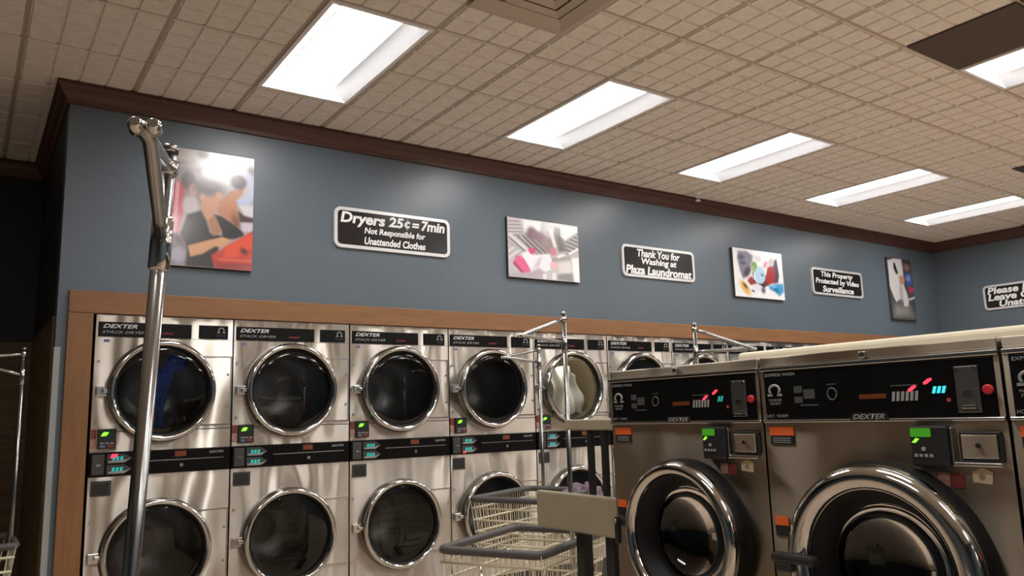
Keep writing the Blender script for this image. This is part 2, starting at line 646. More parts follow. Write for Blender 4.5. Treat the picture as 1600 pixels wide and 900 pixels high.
def troffer():
    """2 x 4 ft recessed fluorescent; local origin at tile corner (far end at +y), opening on the ceiling plane"""
    W, L = T, 2 * T
    ho = MB()
    # flange
    o = [(0.012, 0.012), (W - 0.012, 0.012), (W - 0.012, L - 0.012), (0.012, L - 0.012)]
    n_ = [(0.034, 0.034), (W - 0.034, 0.034), (W - 0.034, L - 0.034), (0.034, L - 0.034)]
    ho.add([(p[0], p[1], H - 0.001) for p in o] + [(p[0], p[1], H - 0.001) for p in n_] + [(p[0], p[1], H + 0.012) for p in o],
           [(i, (i + 1) % 4, 4 + (i + 1) % 4, 4 + i) for i in range(4)] + [(i, (i + 1) % 4, 8 + (i + 1) % 4, 8 + i) for i in range(4)])
    # curved reflectors, left and right
    prof = []
    for k in range(9):
        a = k / 8
        prof.append((0.034 + 0.100 * a, H - 0.001 + 0.072 * math.sin(a * PI / 2)))
    rf = []
    for s in (0, 1):
        vs = []
        for (x, z) in prof:
            xx = x if s == 0 else W - x
            vs += [(xx, 0.034, z), (xx, L - 0.034, z)]
        rf.append(MB().add(vs, [(2 * k, 2 * k + 1, 2 * k + 3, 2 * k + 2) for k in range(8)], True))
    ends = []
    for y in (0.034, L - 0.034):
        pts = prof + [(W - x, z) for (x, z) in prof[::-1]]
        ends.append(MB().add([(x, y, z) for (x, z) in pts], [tuple(range(len(pts)))]))
    # bulging lens
    ln = MB()
    vs = []
    N = 12
    for k in range(N + 1):
        a = k / N
        x = 0.130 + (W - 0.26) * a
        z = H + 0.071 - 0.040 * math.sin(PI * a) ** 0.8
        vs += [(x, 0.036, z), (x, L - 0.036, z)]
    ln.add(vs, [(2 * k, 2 * k + 1, 2 * k + 3, 2 * k + 2) for k in range(N)], True)
    return ho, rf, ends, ln


ho, rf, en, ln = troffer()
L0 = thing('ceiling_light', '', 'light')
obj('flange', ho, 'white_enamel', L0)
for q in rf:
    obj('reflector', q, 'reflector', L0)
for q in en:
    obj('end_plate', q, 'white_enamel', L0)
obj('lens', ln, 'lens', L0, label='glowing curved lens')
lab1 = ['long lit ceiling light nearest the left corner, above the print of two people',
        'lit ceiling light second from the left, in front of the drum print',
        'third lit ceiling light from the left, above the first small black sign',
        'fourth lit ceiling light from the left, small in the distance',
        'last lit ceiling light of the row, nearest the right wall']
first = True
for k, (i, j) in enumerate(LIGHTS + LIGHTS2 + LIGHTS3):
    o = L0 if first else copy_tree(L0)
    first = False
    o.location = (TX0 + i * T, TY0 + (j - 1) * T, 0)
    if k < 5:
        o['label'] = lab1[k]
        o['group'] = 'ceiling lights along the dryer wall'
    elif k in (8, 9):
        o['label'] = 'unseen ceiling light added to the second row, left of the brown panel'
        o['group'] = 'ceiling lights behind the viewer'
    elif k == 5:
        o['label'] = 'lit ceiling light beside the dark brown ceiling panel'
        o['group'] = 'ceiling lights over the washers'
    else:
        o['label'] = 'unseen ceiling light in the rows further from the dryer wall'
        o['group'] = 'ceiling lights behind the viewer'

# square air diffuser
ax, ay, aw = 1.35, -2.665, 0.61
ad = thing('air_diffuser', 'square ceiling air vent with stepped louvres between two lights', 'vent', (ax, ay, H))
fr = MB()


def sq(a):
    return [(a, a), (aw - a, a), (aw - a, aw - a), (a, aw - a)]


def ring_z(m, a0, z0, a1, z1):
    vs = [(p[0], p[1], z0) for p in sq(a0)] + [(p[0], p[1], z1) for p in sq(a1)]
    m.add(vs, [(i, (i + 1) % 4, 4 + (i + 1) % 4, 4 + i) for i in range(4)])


ring_z(fr, 0.0, 0.0, 0.0, -0.012)
ring_z(fr, 0.0, -0.012, 0.035, -0.014)
ring_z(fr, 0.035, -0.014, 0.10, 0.012)
obj('frame', fr, 'diffuser_paint', ad)
obj('backing', MB().box(0.004, aw - 0.004, 0.004, aw - 0.004, 0.012, 0.02), 'diffuser_dark', ad, label='dark inside of vent')
for k, (a, d) in enumerate(((0.125, 0.05), (0.195, 0.05), (0.255, 0.045))):
    b = MB()
    ring_z(b, a, 0.010, a + d * 0.25, -0.010)
    ring_z(b, a + d * 0.25, -0.010, a + d, 0.006)
    obj('louvre', b, 'diffuser_paint', ad)

# sprinkler on the ceiling
sp = thing('sprinkler', 'small pale sprinkler head on ceiling close to the dryer wall', 'sprinkler', (5.085, -0.192, H))
obj('escutcheon', MB().tube([(0, 0, 0.008), (0, 0, -0.006), (0, 0, -0.012)], [0.042, 0.04, 0.018], 20), 'white_enamel', sp)
s2 = MB()
s2.tube([(0, 0, -0.012), (0, 0, -0.045)], 0.012, 10)
s2.tube([(0.012, 0, -0.03), (0.022, 0, -0.05), (0, 0, -0.072)], 0.004, 6)
s2.tube([(-0.012, 0, -0.03), (-0.022, 0, -0.05), (0, 0, -0.072)], 0.004, 6)
obj('sprinkler_body', s2, 'white_enamel', sp)
obj('deflector', MB().tube([(0, 0, -0.072), (0, 0, -0.077)], 0.024, 16), 'white_enamel', sp)


sv = thing('slot_vent', 'narrow dark slot vent in ceiling at the right edge of the picture', 'vent', (7.02, -2.30, H))
obj('slot_frame', MB().rbox(0, 0.56, 0, 0.14, -0.006, 0.004, 0.002), 'brown_panel', sv)
for k in range(3):
    obj('slot', MB().box(0.02, 0.54, 0.02 + 0.036 * k, 0.044 + 0.036 * k, -0.008, -0.005), 'black_plastic', sv)


# ------------------------------------------------------------------ stacked dryers
DW = 0.79
CXD, CZU, CZL = 0.377, 1.605, 0.665


def dryer_door(parent, cz, name_part):
    """round door: skirt, chrome ring, gasket, glass, latch"""
    d = obj('door', MB().lathe(CXD, cz, [(0.308, 0.0), (0.310, 0.012), (0.306, 0.052), (0.300, 0.060)]), 'dark_chrome', parent)
    ring = []
    for k in range(11):
        a = PI * k / 10
        ring.append((0.286 + 0.0170 * math.cos(a), 0.058 + 0.018 * math.sin(a)))
    obj('door_ring', MB().lathe(CXD, cz, ring), 'chrome', d)
    obj('gasket', MB().lathe(CXD, cz, [(0.270, 0.062), (0.264, 0.060), (0.256, 0.045), (0.253, 0.030)]), 'rubber', d)
    gp = [(0.256 * math.cos(t), 0.042 + 0.007 * math.sin(t)) for t in np.linspace(0, PI / 2 * 0.98, 7)]
    obj('door_glass', MB().lathe(CXD, cz, gp, cap_last=True), 'dryer_glass', d)
    l = MB().rbox(0.012, 0.082, -0.030, -0.001, cz - 0.030, cz + 0.028, 0.006)
    l.rbox(0.045, 0.110, -0.052, -0.028, cz - 0.012, cz + 0.012, 0.005)
    obj('door_latch', l, 'chrome_soft', d)
    # bolts of the ring
    return d


def build_dryer():
    t = thing('stacked_dryer', '', 'dryer')
    body = MB()
    body.plate_hole(0.0, DW, 1.252, 1.924, CXD, CZU, 0.285)
    obj('upper_front', body, 'stainless', t)
    # the front sheet is laid in four sheets: header, upper front, rail, lower front
    h = MB().box(0.0, DW, 0.0, 0.03, 1.926, 2.058)
    obj('header_sheet', h, 'stainless', t)
    for (x0, x1) in ((0.545, DW - 0.002), (0.136, 0.200)):
        obj('seam', MB().box(x0, x1, -0.0015, 0.0, 1.366, 1.371), 'charcoal', t)
    lo = MB().plate_hole(0.0, DW, 0.20, 1.112, CXD, CZL, 0.285)
    obj('lower_front', lo, 'stainless', t)
    cab = MB()
    cab.box(0.0, 0.004, 0.03, 0.62, 0.06, 2.055)
    cab.box(DW - 0.004, DW, 0.03, 0.62, 0.06, 2.055)
    cab.box(0.0, DW, 0.03, 0.62, 2.051, 2.055)
    cab.box(0.0, DW, 0.60, 0.62, 0.06, 2.055)
    cab.box(0.0, DW, 0.03, 0.60, 1.10, 1.26)
    obj('cabinet', cab, 'charcoal', t)
    obj('kick_plate', MB().box(0.0, DW, 0.01, 0.04, 0.0, 0.198), 'charcoal', t)
    # header with the black name plates
    hp = obj('name_plate', MB().rbox(0.012, 0.536, -0.006, 0.001, 1.928, 2.016, 0.003), 'black_gloss', t)
    obj('lettering', text_mesh('DEXTER', 0.130, 1.991, 0.188, 0.024, -0.006, shear=0.35, bold=0.02), 'ink_white', hp)
    obj('lettering', text_mesh('STACK DRYER', 0.150, 1.955, 0.235, 0.016, -0.006, shear=0.3, bold=0.01), 'ink_grey', hp)
    obj('lettering', text_mesh('EXPRESS', 0.394, 1.955, 0.075, 0.012, -0.006, shear=0.35), 'ink_red', hp, label='red lettering')
    sp_ = obj('emblem_plate', MB().rbox(0.580, 0.760, -0.006, 0.001, 1.930, 2.016, 0.003), 'black_gloss', t)
    em = MB()
    em.tube([(0.716 + 0.017 * math.cos(a), -0.0065, 1.986 + 0.015 * math.sin(a)) for a in np.linspace(-0.9, PI + 0.9, 16)], 0.004, 6)
    em.box(0.690, 0.708, -0.0085, -0.006, 1.968, 1.974)
    em.box(0.724, 0.742, -0.0085, -0.006, 1.968, 1.974)
    obj('emblem', em, 'ink_grey', sp_)
    obj('lettering', text_mesh('DRYER', 0.716, 1.951, 0.062, 0.012, -0.006), 'ink_faint', sp_)
    # hinge covers right of each door
    for cz in (CZU, CZL):
        m = MB()
        m.prism([(CXD + 0.306 * math.cos(a), cz + 0.306 * math.sin(a)) for a in np.linspace(0.775, -0.775, 12)] +
                [(0.786, cz - 0.215), (0.786, cz + 0.215)], -0.006, 0.0)
        hc = obj('hinge_cover', m, 'stainless', t)
        e = MB()
        e.box(0.602, 0.787, -0.0085, -0.006, cz + 0.208, cz + 0.215)
        e.box(0.602, 0.787, -0.0085, -0.006, cz - 0.215, cz - 0.208)
        e.box(0.779, 0.787, -0.0085, -0.006, cz - 0.208, cz + 0.208)
        obj('hinge_cover_lip', e, 'chrome_soft', hc)
        s = MB()
        for (x, z) in ((0.765, cz + 0.10), (0.765, cz - 0.10)):
            s.tube([(x, -0.005, z), (x, -0.010, z)], 0.008, 8)
        obj('screws', s, 'chrome_soft', hc, kind='stuff')
    for (x, z) in ((0.022, 1.78), (0.022, 1.43), (0.022, 0.86), (0.022, 0.45)):
        obj('screw', MB().tube([(x, 0.001, z), (x, -0.006, z)], 0.009, 8), 'chrome_soft', t)
    dryer_door(t, CZU, 'upper')
    dryer_door(t, CZL, 'lower')
    for cz in (CZU, CZL):
        dr = MB().lathe(CXD, cz, [(0.285, -0.03), (0.297, -0.05), (0.297, -0.52), (0.10, -0.56)], cap_last=True)
        obj('drum', dr, 'drum_steel', t)
    # card reader
    cr = obj('card_reader', MB().rbox(0.036, 0.134, -0.022, 0.001, 1.272, 1.386, 0.004), 'black_plastic', t)
    obj('screen', MB().box(0.048, 0.122, -0.0235, -0.022, 1.340, 1.374), 'screen_dim', cr, label='green screen')
    obj('reading', MB().prism([(0.052, 1.344), (0.082, 1.347), (0.094, 1.366), (0.070, 1.368), (0.060, 1.360)], -0.0250, -0.0235), 'led_green', cr,
        label='bright green digits')
    k_ = MB()
    for a in range(3):
        k_.box(0.050 + a * 0.026, 0.070 + a * 0.026, -0.0245, -0.022, 1.300, 1.308)
    obj('keys', k_, 'ink_grey', cr, kind='stuff')
    obj('sticker', MB().box(0.050, 0.078, -0.0235, -0.022, 1.279, 1.293), 'label_blue', cr)
    obj('sticker', MB().box(0.090, 0.124, -0.0235, -0.022, 1.279, 1.296), 'label_red', cr)
    obj('price_label', MB().box(0.002, 0.032, -0.0035, 0.0, 1.278, 1.325), 'label_pink', t, label='small pink label')
    obj('price_label', MB().box(0.002, 0.032, -0.0035, 0.0, 1.330, 1.384), 'label_red', t, label='small dark red label')
    # coin panel
    cp = obj('coin_panel', MB().rbox(0.002, DW - 0.002, -0.012, 0.03, 1.116, 1.250, 0.004), 'black_gloss', t)
    obj('coin_slot', MB().rbox(0.012, 0.078, -0.020, -0.011, 1.124, 1.240, 0.004), 'charcoal', cp)
    obj('slot', MB().box(0.034, 0.058, -0.024, -0.019, 1.172, 1.186), 'chrome_soft', cp)
    for (z0, z1) in ((1.186, 1.240), (1.124, 1.178)):
        zm = (z0 + z1) / 2
        obj('arrow_plate', MB().prism([(0.092, z0), (0.185, z0), (0.226, zm), (0.185, z1), (0.092, z1)], -0.0145, -0.011), 'charcoal', cp)
        ap = MB().prism([(0.100, z0 + 0.004), (0.185, z0 + 0.004), (0.220, zm), (0.185, z0 + 0.018), (0.100, z0 + 0.015)], -0.0165, -0.0145)
        obj('arrow', ap, 'ink_grey', cp)
        q = MB()
        for a in range(3):
            x = 0.118 + a * 0.021
            q.add([(x, -0.0165, zm - 0.010), (x + 0.015, -0.0165, zm - 0.010), (x + 0.018, -0.0165, zm + 0.012), (x + 0.003, -0.0165, zm + 0.012)], [(0, 1, 2, 3)])
        obj('time_digits', q, 'led_teal', cp, label='teal display digits', kind='stuff')
    obj('drawer_lip', MB().box(0.26, 0.75, -0.019, -0.011, 1.187, 1.193), 'chrome_soft', cp)
    obj('drawer', MB().rbox(0.26, 0.745, -0.016, -0.010, 1.124, 1.186, 0.003), 'black_gloss', cp)
    obj('lock', MB().tube([(0.50, -0.015, 1.156), (0.50, -0.022, 1.156)], 0.011, 12), 'chrome_soft', cp)
    obj('sticker', MB().box(0.462, 0.528, -0.0135, -0.011, 1.208, 1.240), 'label_rust', cp, label='rust coloured sticker')
    obj('lettering', text_mesh('DEXTER', 0.705, 1.226, 0.085, 0.014, -0.012, shear=0.3, bold=0.02), 'ink_grey', cp)
    # small window under the coin panel
    lw = obj('lint_plate', MB().rbox(0.014, 0.122, -0.006, 0.001, 1.004, 1.090, 0.003), 'charcoal', t)
    obj('lint_plate_face', MB().box(0.026, 0.110, -0.008, -0.006, 1.014, 1.078), 'black_plastic', lw)
    obj('sticker', MB().box(0.045, 0.075, -0.002, 0.0, 1.895, 1.912), 'label_blue', t)
    return t


D0 = build_dryer()
ords = ['first', 'second', 'third', 'fourth', 'fifth', 'sixth', 'seventh', 'eighth', 'ninth', 'tenth', 'eleventh', 'twelfth']
DL = {0: 'stacked stainless dryer at the left end, blue clothes behind its upper door, red light',
      1: 'second stacked stainless dryer from the left, next to the blue-clothes dryer',
      2: 'third stacked stainless dryer from the left, both round doors dark',
      3: 'fourth stacked stainless dryer from the left, wire basket in front of lower door',
      4: 'fifth stacked stainless dryer, white laundry behind its upper door',
      5: 'sixth stacked stainless dryer, only its top showing beyond the washer end',
      6: 'seventh stacked stainless dryer, only its top showing, behind a hanging rack'}
dryers = [D0]
for k in range(1, 12):
    dryers.append(copy_tree(D0))
for k, o in enumerate(dryers):
    o.location = (0.8 * k, 0, 0)
    o['group'] = 'stacked dryers along the wall'
    o['label'] = DL.get(k, '%s stacked stainless dryer from the left, mostly hidden behind the washers' % ords[k])
# the left dryer is running: a red light on its coin panel
for ch in D0.children:
    if ch.name.startswith('coin_panel'):
        obj('indicator_light', MB().prism([(0.108, 1.217), (0.140, 1.219), (0.148, 1.240), (0.116, 1.240)], -0.019, -0.0165), 'led_red', ch, label='red lit indicator')
for ch in dryers[3].children:
    if ch.name.startswith('coin_panel'):
        obj('indicator_light', MB().prism([(0.098, 1.122), (0.118, 1.122), (0.122, 1.134), (0.102, 1.134)], -0.019, -0.0165), 'led_red', ch, label='red lit indicator')
# fifth dryer: lighter glass, and a warm lit tone put into the drum colour
for ch in dryers[4].children:
    if ch.name.startswith('door') and ch.data == [c for c in D0.children if c.name.startswith('door')][0].data:
        for g_ in ch.children:
            if g_.name.startswith('door_glass'):
                g_.data = g_.data.copy()
                g_.data.materials.clear()
                g_.data.materials.append(MATS['clear_glass'])
first_drum = True
for ch in dryers[4].children:
    if ch.name.startswith('drum') and first_drum:
        first_drum = False
        ch.data = ch.data.copy()
        ch.data.materials.clear()
        ch.data.materials.append(MATS['drum_lit'])
dl = bpy.data.lights.new('drum_lamp', 'POINT')
dl.energy = 1.8
dl.color = (1.0, 0.9, 0.72)
dl.shadow_soft_size = 0.04
dlo = bpy.data.objects.new('drum_lamp', dl)
COL.objects.link(dlo)
dlo.parent = dryers[4]
dlo.location = (0.34, 0.045, 1.862)


def cloth(nx, nz, fn):
    m = MB()
    vs = [fn(a / nx, b / nz) for b in range(nz + 1) for a in range(nx + 1)]
    w = nx + 1
    m.add(vs, [(b * w + a, b * w + a + 1, (b + 1) * w + a + 1, (b + 1) * w + a) for b in range(nz) for a in range(nx)], True)
    return m


def thick(o, t=0.004):
    md = o.modifiers.new('thick', 'SOLIDIFY')
    md.thickness = t
    md.offset = 0
    return o


# blue garment inside the left dryer: a hanging sleeve and an arc of cloth
def f_blue(a, b):
    # a across, b down the length of the cloth
    path = [(0.53, 1.79), (0.44, 1.80), (0.38, 1.74), (0.362, 1.60), (0.358, 1.48), (0.372, 1.385)]
    s = b * (len(path) - 1)
    k = min(int(s), len(path) - 2)
    t = s - k
    cx = path[k][0] * (1 - t) + path[k + 1][0] * t
    cz = path[k][1] * (1 - t) + path[k + 1][1] * t
    w = 0.055 + 0.02 * math.sin(b * 5)
    nx_, nz_ = (0.35, 1.0) if b < 0.35 else (1.0, 0.15)
    off = (a - 0.5) * 2 * w
    return (cx + off * nx_, 0.035 + 0.012 * math.sin(a * 9 + b * 5) + 0.02 * b, cz + off * nz_ * (1 if b < 0.35 else 0.3))


bl = thing('blue_garment', 'dark blue garment tumbling behind the upper door of the left end dryer', 'clothes', (0, 0, 0))
thick(obj('cloth', cloth(14, 30, f_blue), 'cloth_blue', bl))
thick(obj('cuff', cloth(4, 6, lambda a, b: (0.325 + 0.03 * a, 0.03 + 0.01 * math.sin(6 * a), 1.42 + 0.07 * b)), 'cloth_red', bl, label='red cuff'))


def f_white(a, b):
    x = 3.2 + 0.22 + 0.30 * a + 0.03 * math.sin(b * 4) + 0.04 * a * b + 0.09 * b * b
    z = 1.83 - 0.45 * b - 0.03 * math.sin(a * 7) - 0.10 * (1 - b) * a
    y = 0.10 + 0.035 * math.sin(a * 17 + 2 * b) + 0.025 * math.sin(b * 9 + a * 6) + 0.05 * a
    return (x, y, z)


tw = thing('white_laundry', 'white towel draped behind the upper door of the fifth dryer', 'clothes', (0, 0, 0))
thick(obj('cloth', cloth(30, 30, f_white), 'cloth_white', tw), 0.006)


# ------------------------------------------------------------------ signs and prints
def sign(name, label, lines, w, h, loc, rz=0.0):
    t = thing(name, label, 'sign', loc, rz, 'black and silver wall signs')
    obj('plate', MB().prism(rrect(-w / 2 + 0.004, w / 2 - 0.004, -h / 2 + 0.004, h / 2 - 0.004, 0.045), -0.012, -0.001), 'sign_face', t)
    m = MB()
    frame_ring(m, rrect(-w / 2, w / 2, -h / 2, h / 2, 0.05), rrect(-w / 2 + 0.024, w / 2 - 0.024, -h / 2 + 0.024, h / 2 - 0.024, 0.03), -0.020, 0.0)
    obj('rim', m, 'sign_rim', t)
    for (body, cx, cz, tw_, th, bold) in lines:
        obj('lettering', text_mesh(body, cx, cz, tw_, th * 1.08, -0.012, 0.002, shear=0.16, bold=bold + 0.004), 'sign_letter', t)
    return t


sign('wall_sign', 'largest-looking black sign, dryer price per minutes, right of the print of two people',
     [('Dryers', -0.250, 0.066, 0.350, 0.098, 0.032), ('25', 0.015, 0.079, 0.125, 0.072, 0.032), ('c', 0.108, 0.073, 0.048, 0.050, 0.032), ('|', 0.108, 0.073, 0.010, 0.078, 0.0),
      ('=', 0.178, 0.074, 0.062, 0.032, 0.032), ('7min', 0.328, 0.079, 0.205, 0.074, 0.032), ('Not Responsible for', 0.01, -0.012, 0.50, 0.056, 0.03), ('Unattended Clothes', 0.01, -0.082, 0.50, 0.052, 0.03)],
     0.945, 0.298, (1.942, 0, 2.758))
sign('wall_sign', 'black sign reading thank you, between the drum print and the white-bordered print',
     [('Thank You for', 0, 0.082, 0.56, 0.068, 0.03), ('Washing at', 0, 0.0, 0.46, 0.072, 0.03), ('Plaza Laundromat', 0.0, -0.080, 0.86, 0.075, 0.03)],
     0.945, 0.298, (4.690, 0, 2.757))
sign('wall_sign', 'black video surveillance sign between the white-bordered print and the tall print',
     [('This Property', 0, 0.080, 0.62, 0.072, 0.03), ('Protected by Video', 0, 0.0, 0.84, 0.072, 0.03), ('Surveillance', 0.0, -0.080, 0.60, 0.066, 0.03)],
     0.975, 0.305, (7.545, 0, 2.770))
sign('wall_sign', 'black sign with silver rim on the right wall, asking to please leave',
     [('Please Do Not', 0, 0.082, 0.86, 0.080, 0.03), ('Leave Children', 0.0, 0.0, 0.86, 0.080, 0.03), ('Unattended', 0.02, -0.084, 0.66, 0.072, 0.03)],
     0.96, 0.305, (XR, -1.045, 2.645), -PI / 2)


def sm(x):
    x = np.clip(x, 0, 1)
    return x * x * (3 - 2 * x)


def poly_sdf(U, V, pts, asp):
    """signed distance (negative inside), v scaled by aspect"""
    P = np.array(pts, float)
    P[:, 1] *= asp
    Y = V * asp
    d = np.full(U.shape, 1e9)
    inside = np.zeros(U.shape, bool)
    n = len(P)
    for i in range(n):
        a, b = P[i], P[(i + 1) % n]
        e = b - a
        wx, wy = U - a[0], Y - a[1]
        t = np.clip((wx * e[0] + wy * e[1]) / (e @ e + 1e-12), 0, 1)
        d = np.minimum(d, np.hypot(wx - e[0] * t, wy - e[1] * t))
        c = (a[1] > Y) != (b[1] > Y)
        with np.errstate(divide='ignore', invalid='ignore'):
            xi = a[0] + (Y - a[1]) * e[0] / (e[1] if abs(e[1]) > 1e-9 else 1e-9)
        inside ^= c & (U < xi)
    return np.where(inside, -d, d)


def lin(c):
    return np.array(srgb(*c)[:3])


def canvas(name, label, w, h, loc, bg, layers, nx, ny, tilt=0.0):
    t = thing(name, label, 'picture', loc, 0, 'frameless prints on the dryer wall')
    obj('canvas', MB().rbox(-w / 2, w / 2, -0.030, -0.001, -h / 2, h / 2, 0.003), 'canvas_edge', t)
    u = np.linspace(0, 1, nx + 1)
    v = np.linspace(0, 1, ny + 1)
    U, V = np.meshgrid(u, v)
    asp = h / w
    C = np.zeros(U.shape + (3,))
    C[:] = lin(bg)
    for L in layers:
        kind = L[0]
        if kind == 'p':
            _, col, pts, soft = L
            m = sm(0.5 - poly_sdf(U, V, pts, asp) / soft)
        elif kind == 'e':
            _, col, (cx, cy, rx, ry, ang), soft = L
            ca, sa = math.cos(ang), math.sin(ang)
            dx, dy = U - cx, (V - cy) * asp
            q = np.hypot((dx * ca + dy * sa) / rx, (-dx * sa + dy * ca) / (ry * asp)) - 1
            m = sm(0.5 - q * min(rx, ry) / soft)
        elif kind == 's':     # stripes clipped by a polygon
            _, col, pts, soft, (fx, fy, ph, amt) = L
            m = sm(0.5 - poly_sdf(U, V, pts, asp) / soft) * (0.5 + 0.5 * np.sin(2 * PI * (fx * U + fy * V) + ph)) * amt
        C = C * (1 - m[..., None]) + lin(col) * m[..., None]
    X = (-w / 2 + 0.003) + U * (w - 0.006)
    Z = (h / 2 - 0.003) - V * (h - 0.006)
    vs = [(x, -0.0312, z) for x, z in zip(X.ravel(), Z.ravel())]
    W_ = nx + 1
    me = bpy.data.meshes.new('print')
    me.from_pydata(vs, [], [(b * W_ + a, (b + 1) * W_ + a, (b + 1) * W_ + a + 1, b * W_ + a + 1) for b in range(ny) for a in range(nx)])
    at = me.color_attributes.new('ink', 'FLOAT_COLOR', 'POINT')
    at.data.foreach_set('color', np.concatenate([C.reshape(-1, 3), np.ones((len(vs), 1))], 1).ravel())
    me.materials.append(MATS['print'])
    me.update()
    obj('print', me, None, t)
    return t


def pic_coords(TL, TR, BR, BL, layers):
    """turn shapes sketched over a slanted view of a print into the print's own 0..1 coordinates"""
    TL, TR, BR, BL = [np.array(p, float) for p in (TL, TR, BR, BL)]

    def inv(p):
        u = v = 0.5
        for _ in range(12):
            a = TL + (TR - TL) * u
            b = BL + (BR - BL) * u
            q = a + (b - a) * v
            du = (TR - TL) * (1 - v) + (BR - BL) * v
            dv = b - a
            s = np.linalg.solve(np.array([du, dv]).T, np.array(p, float) - q)
            u += s[0]
            v += s[1]
        return (u, v)
    w, h = np.linalg.norm(TR - TL), np.linalg.norm(BL - TL)
    out = []
    for L in layers:
        L = list(L)
        if L[0] == 'e':
            cx, cy, rx, ry, ang = L[2]
            u, v = inv((cx, cy))
            L[2] = (u, v, rx / w, ry / h, ang)
        else:
            L[2] = [inv(p) for p in L[2]]
        L[3] = L[3] / w
        out.append(tuple(L))
    return out


canvas('canvas_print', 'tall print of two people in black tops with red laundry, behind the near chrome pole', 0.56, 0.775, (0.617, 0, 2.768), (172, 162, 166),
       pic_coords((80, 30), (628, 108), (605, 848), (60, 805), [
    ('p', (165, 150, 145), [(80, 30), (330, 60), (260, 150), (80, 130)], 60),
    ('p', (112, 98, 98), [(80, 118), (290, 132), (285, 158), (80, 148)], 26),
    ('e', (225, 222, 226), (400, 160, 190, 120, 0.1), 120),  # glare of the ceiling light, painted into the print
    ('e', (128, 116, 124), (305, 88, 36, 28, 0), 30),
    ('p', (205, 198, 200), [(500, 110), (628, 112), (628, 190), (540, 190)], 50),
    ('e', (110, 100, 106), (605, 190, 30, 30, 0), 40),
    ('p', (140, 128, 134), [(120, 160), (300, 170), (310, 420), (130, 420)], 60),
    ('e', (198, 140, 52), (112, 190, 24, 38, 0), 26),
    ('p', (196, 66, 84), [(92, 262), (192, 268), (180, 480), (150, 610), (70, 600), (80, 400)], 20),
    ('p', (224, 150, 158), [(140, 268), (160, 268), (140, 600), (118, 600)], 14),
    ('p', (222, 165, 170), [(75, 470), (150, 500), (140, 600), (68, 590)], 50),
    ('p', (120, 112, 118), [(66, 610), (180, 600), (210, 700), (200, 810), (60, 805)], 34),
    ('e', (88, 82, 86), (95, 710, 36, 45, 0), 40),
    ('e', (70, 62, 66), (150, 640, 34, 24, 0.3), 30),
    ('e', (172, 164, 186), (156, 745, 46, 50, 0), 30),
    ('e', (60, 52, 62), (212, 262, 46, 62, 0), 34),
    ('e', (190, 150, 142), (240, 320, 26, 40, 0), 24),
    ('e', (196, 188, 194), (226, 420, 48, 60, 0), 30),
    ('e', (186, 198, 230), (560, 310, 72, 118, 0), 26),
    ('e', (196, 186, 190), (545, 300, 44, 80, 0), 26),
    ('p', (216, 212, 222), [(520, 415), (618, 420), (618, 500), (560, 480)], 18),
    ('p', (70, 50, 56), [(516, 450), (560, 490), (618, 505), (618, 532), (520, 530)], 16),
    ('p', (204, 196, 214), [(526, 535), (616, 538), (612, 595), (530, 590)], 18),
    ('p', (188, 130, 98), [(440, 360), (480, 320), (560, 300), (550, 345), (508, 392), (520, 470), (530, 560), (470, 540), (390, 470), (395, 400)], 18),
    ('e', (128, 84, 66), (505, 530, 26, 60, -0.3), 40),
    ('e', (62, 50, 54), (522, 265, 54, 52, 0.2), 24),
    ('p', (204, 152, 120), [(285, 350), (320, 370), (385, 335), (420, 365), (392, 400), (375, 470), (420, 600), (370, 610), (330, 540), (290, 450)], 18),
    ('e', (84, 76, 86), (338, 300, 100, 58, 0.05), 46),
    ('e', (200, 150, 122), (398, 358, 24, 24, 0), 14),
    ('e', (206, 156, 128), (298, 370, 18, 24, 0), 12),
    ('p', (27, 27, 34), [(205, 480), (290, 455), (322, 520), (345, 600), (420, 620), (390, 730), (372, 832), (195, 815), (205, 700), (165, 600)], 22),
    ('p', (30, 30, 38), [(362, 478), (410, 490), (470, 530), (545, 590), (560, 620), (500, 640), (420, 650), (415, 590)], 16),
    ('p', (170, 120, 90), [(330, 520), (372, 480), (412, 580), (400, 610), (360, 620)], 16),
    ('p', (196, 58, 44), [(352, 745), (440, 690), (540, 630), (622, 580), (608, 848), (372, 832)], 22),
    ('p', (222, 78, 50), [(430, 690), (620, 600), (614, 690), (500, 760), (430, 760)], 26),
    ('p', (150, 44, 40), [(380, 790), (606, 800), (605, 848), (372, 832)], 22),
    ('p', (214, 96, 70), [(390, 765), (600, 775), (600, 788), (400, 780)], 10),
    ('e', (74, 36, 40), (555, 720, 26, 20, 0.6), 20),
    ('p', (212, 158, 118), [(212, 685), (330, 650), (420, 628), (470, 645), (430, 690), (370, 690), (300, 735), (225, 755)], 14),
]), 100, 138)

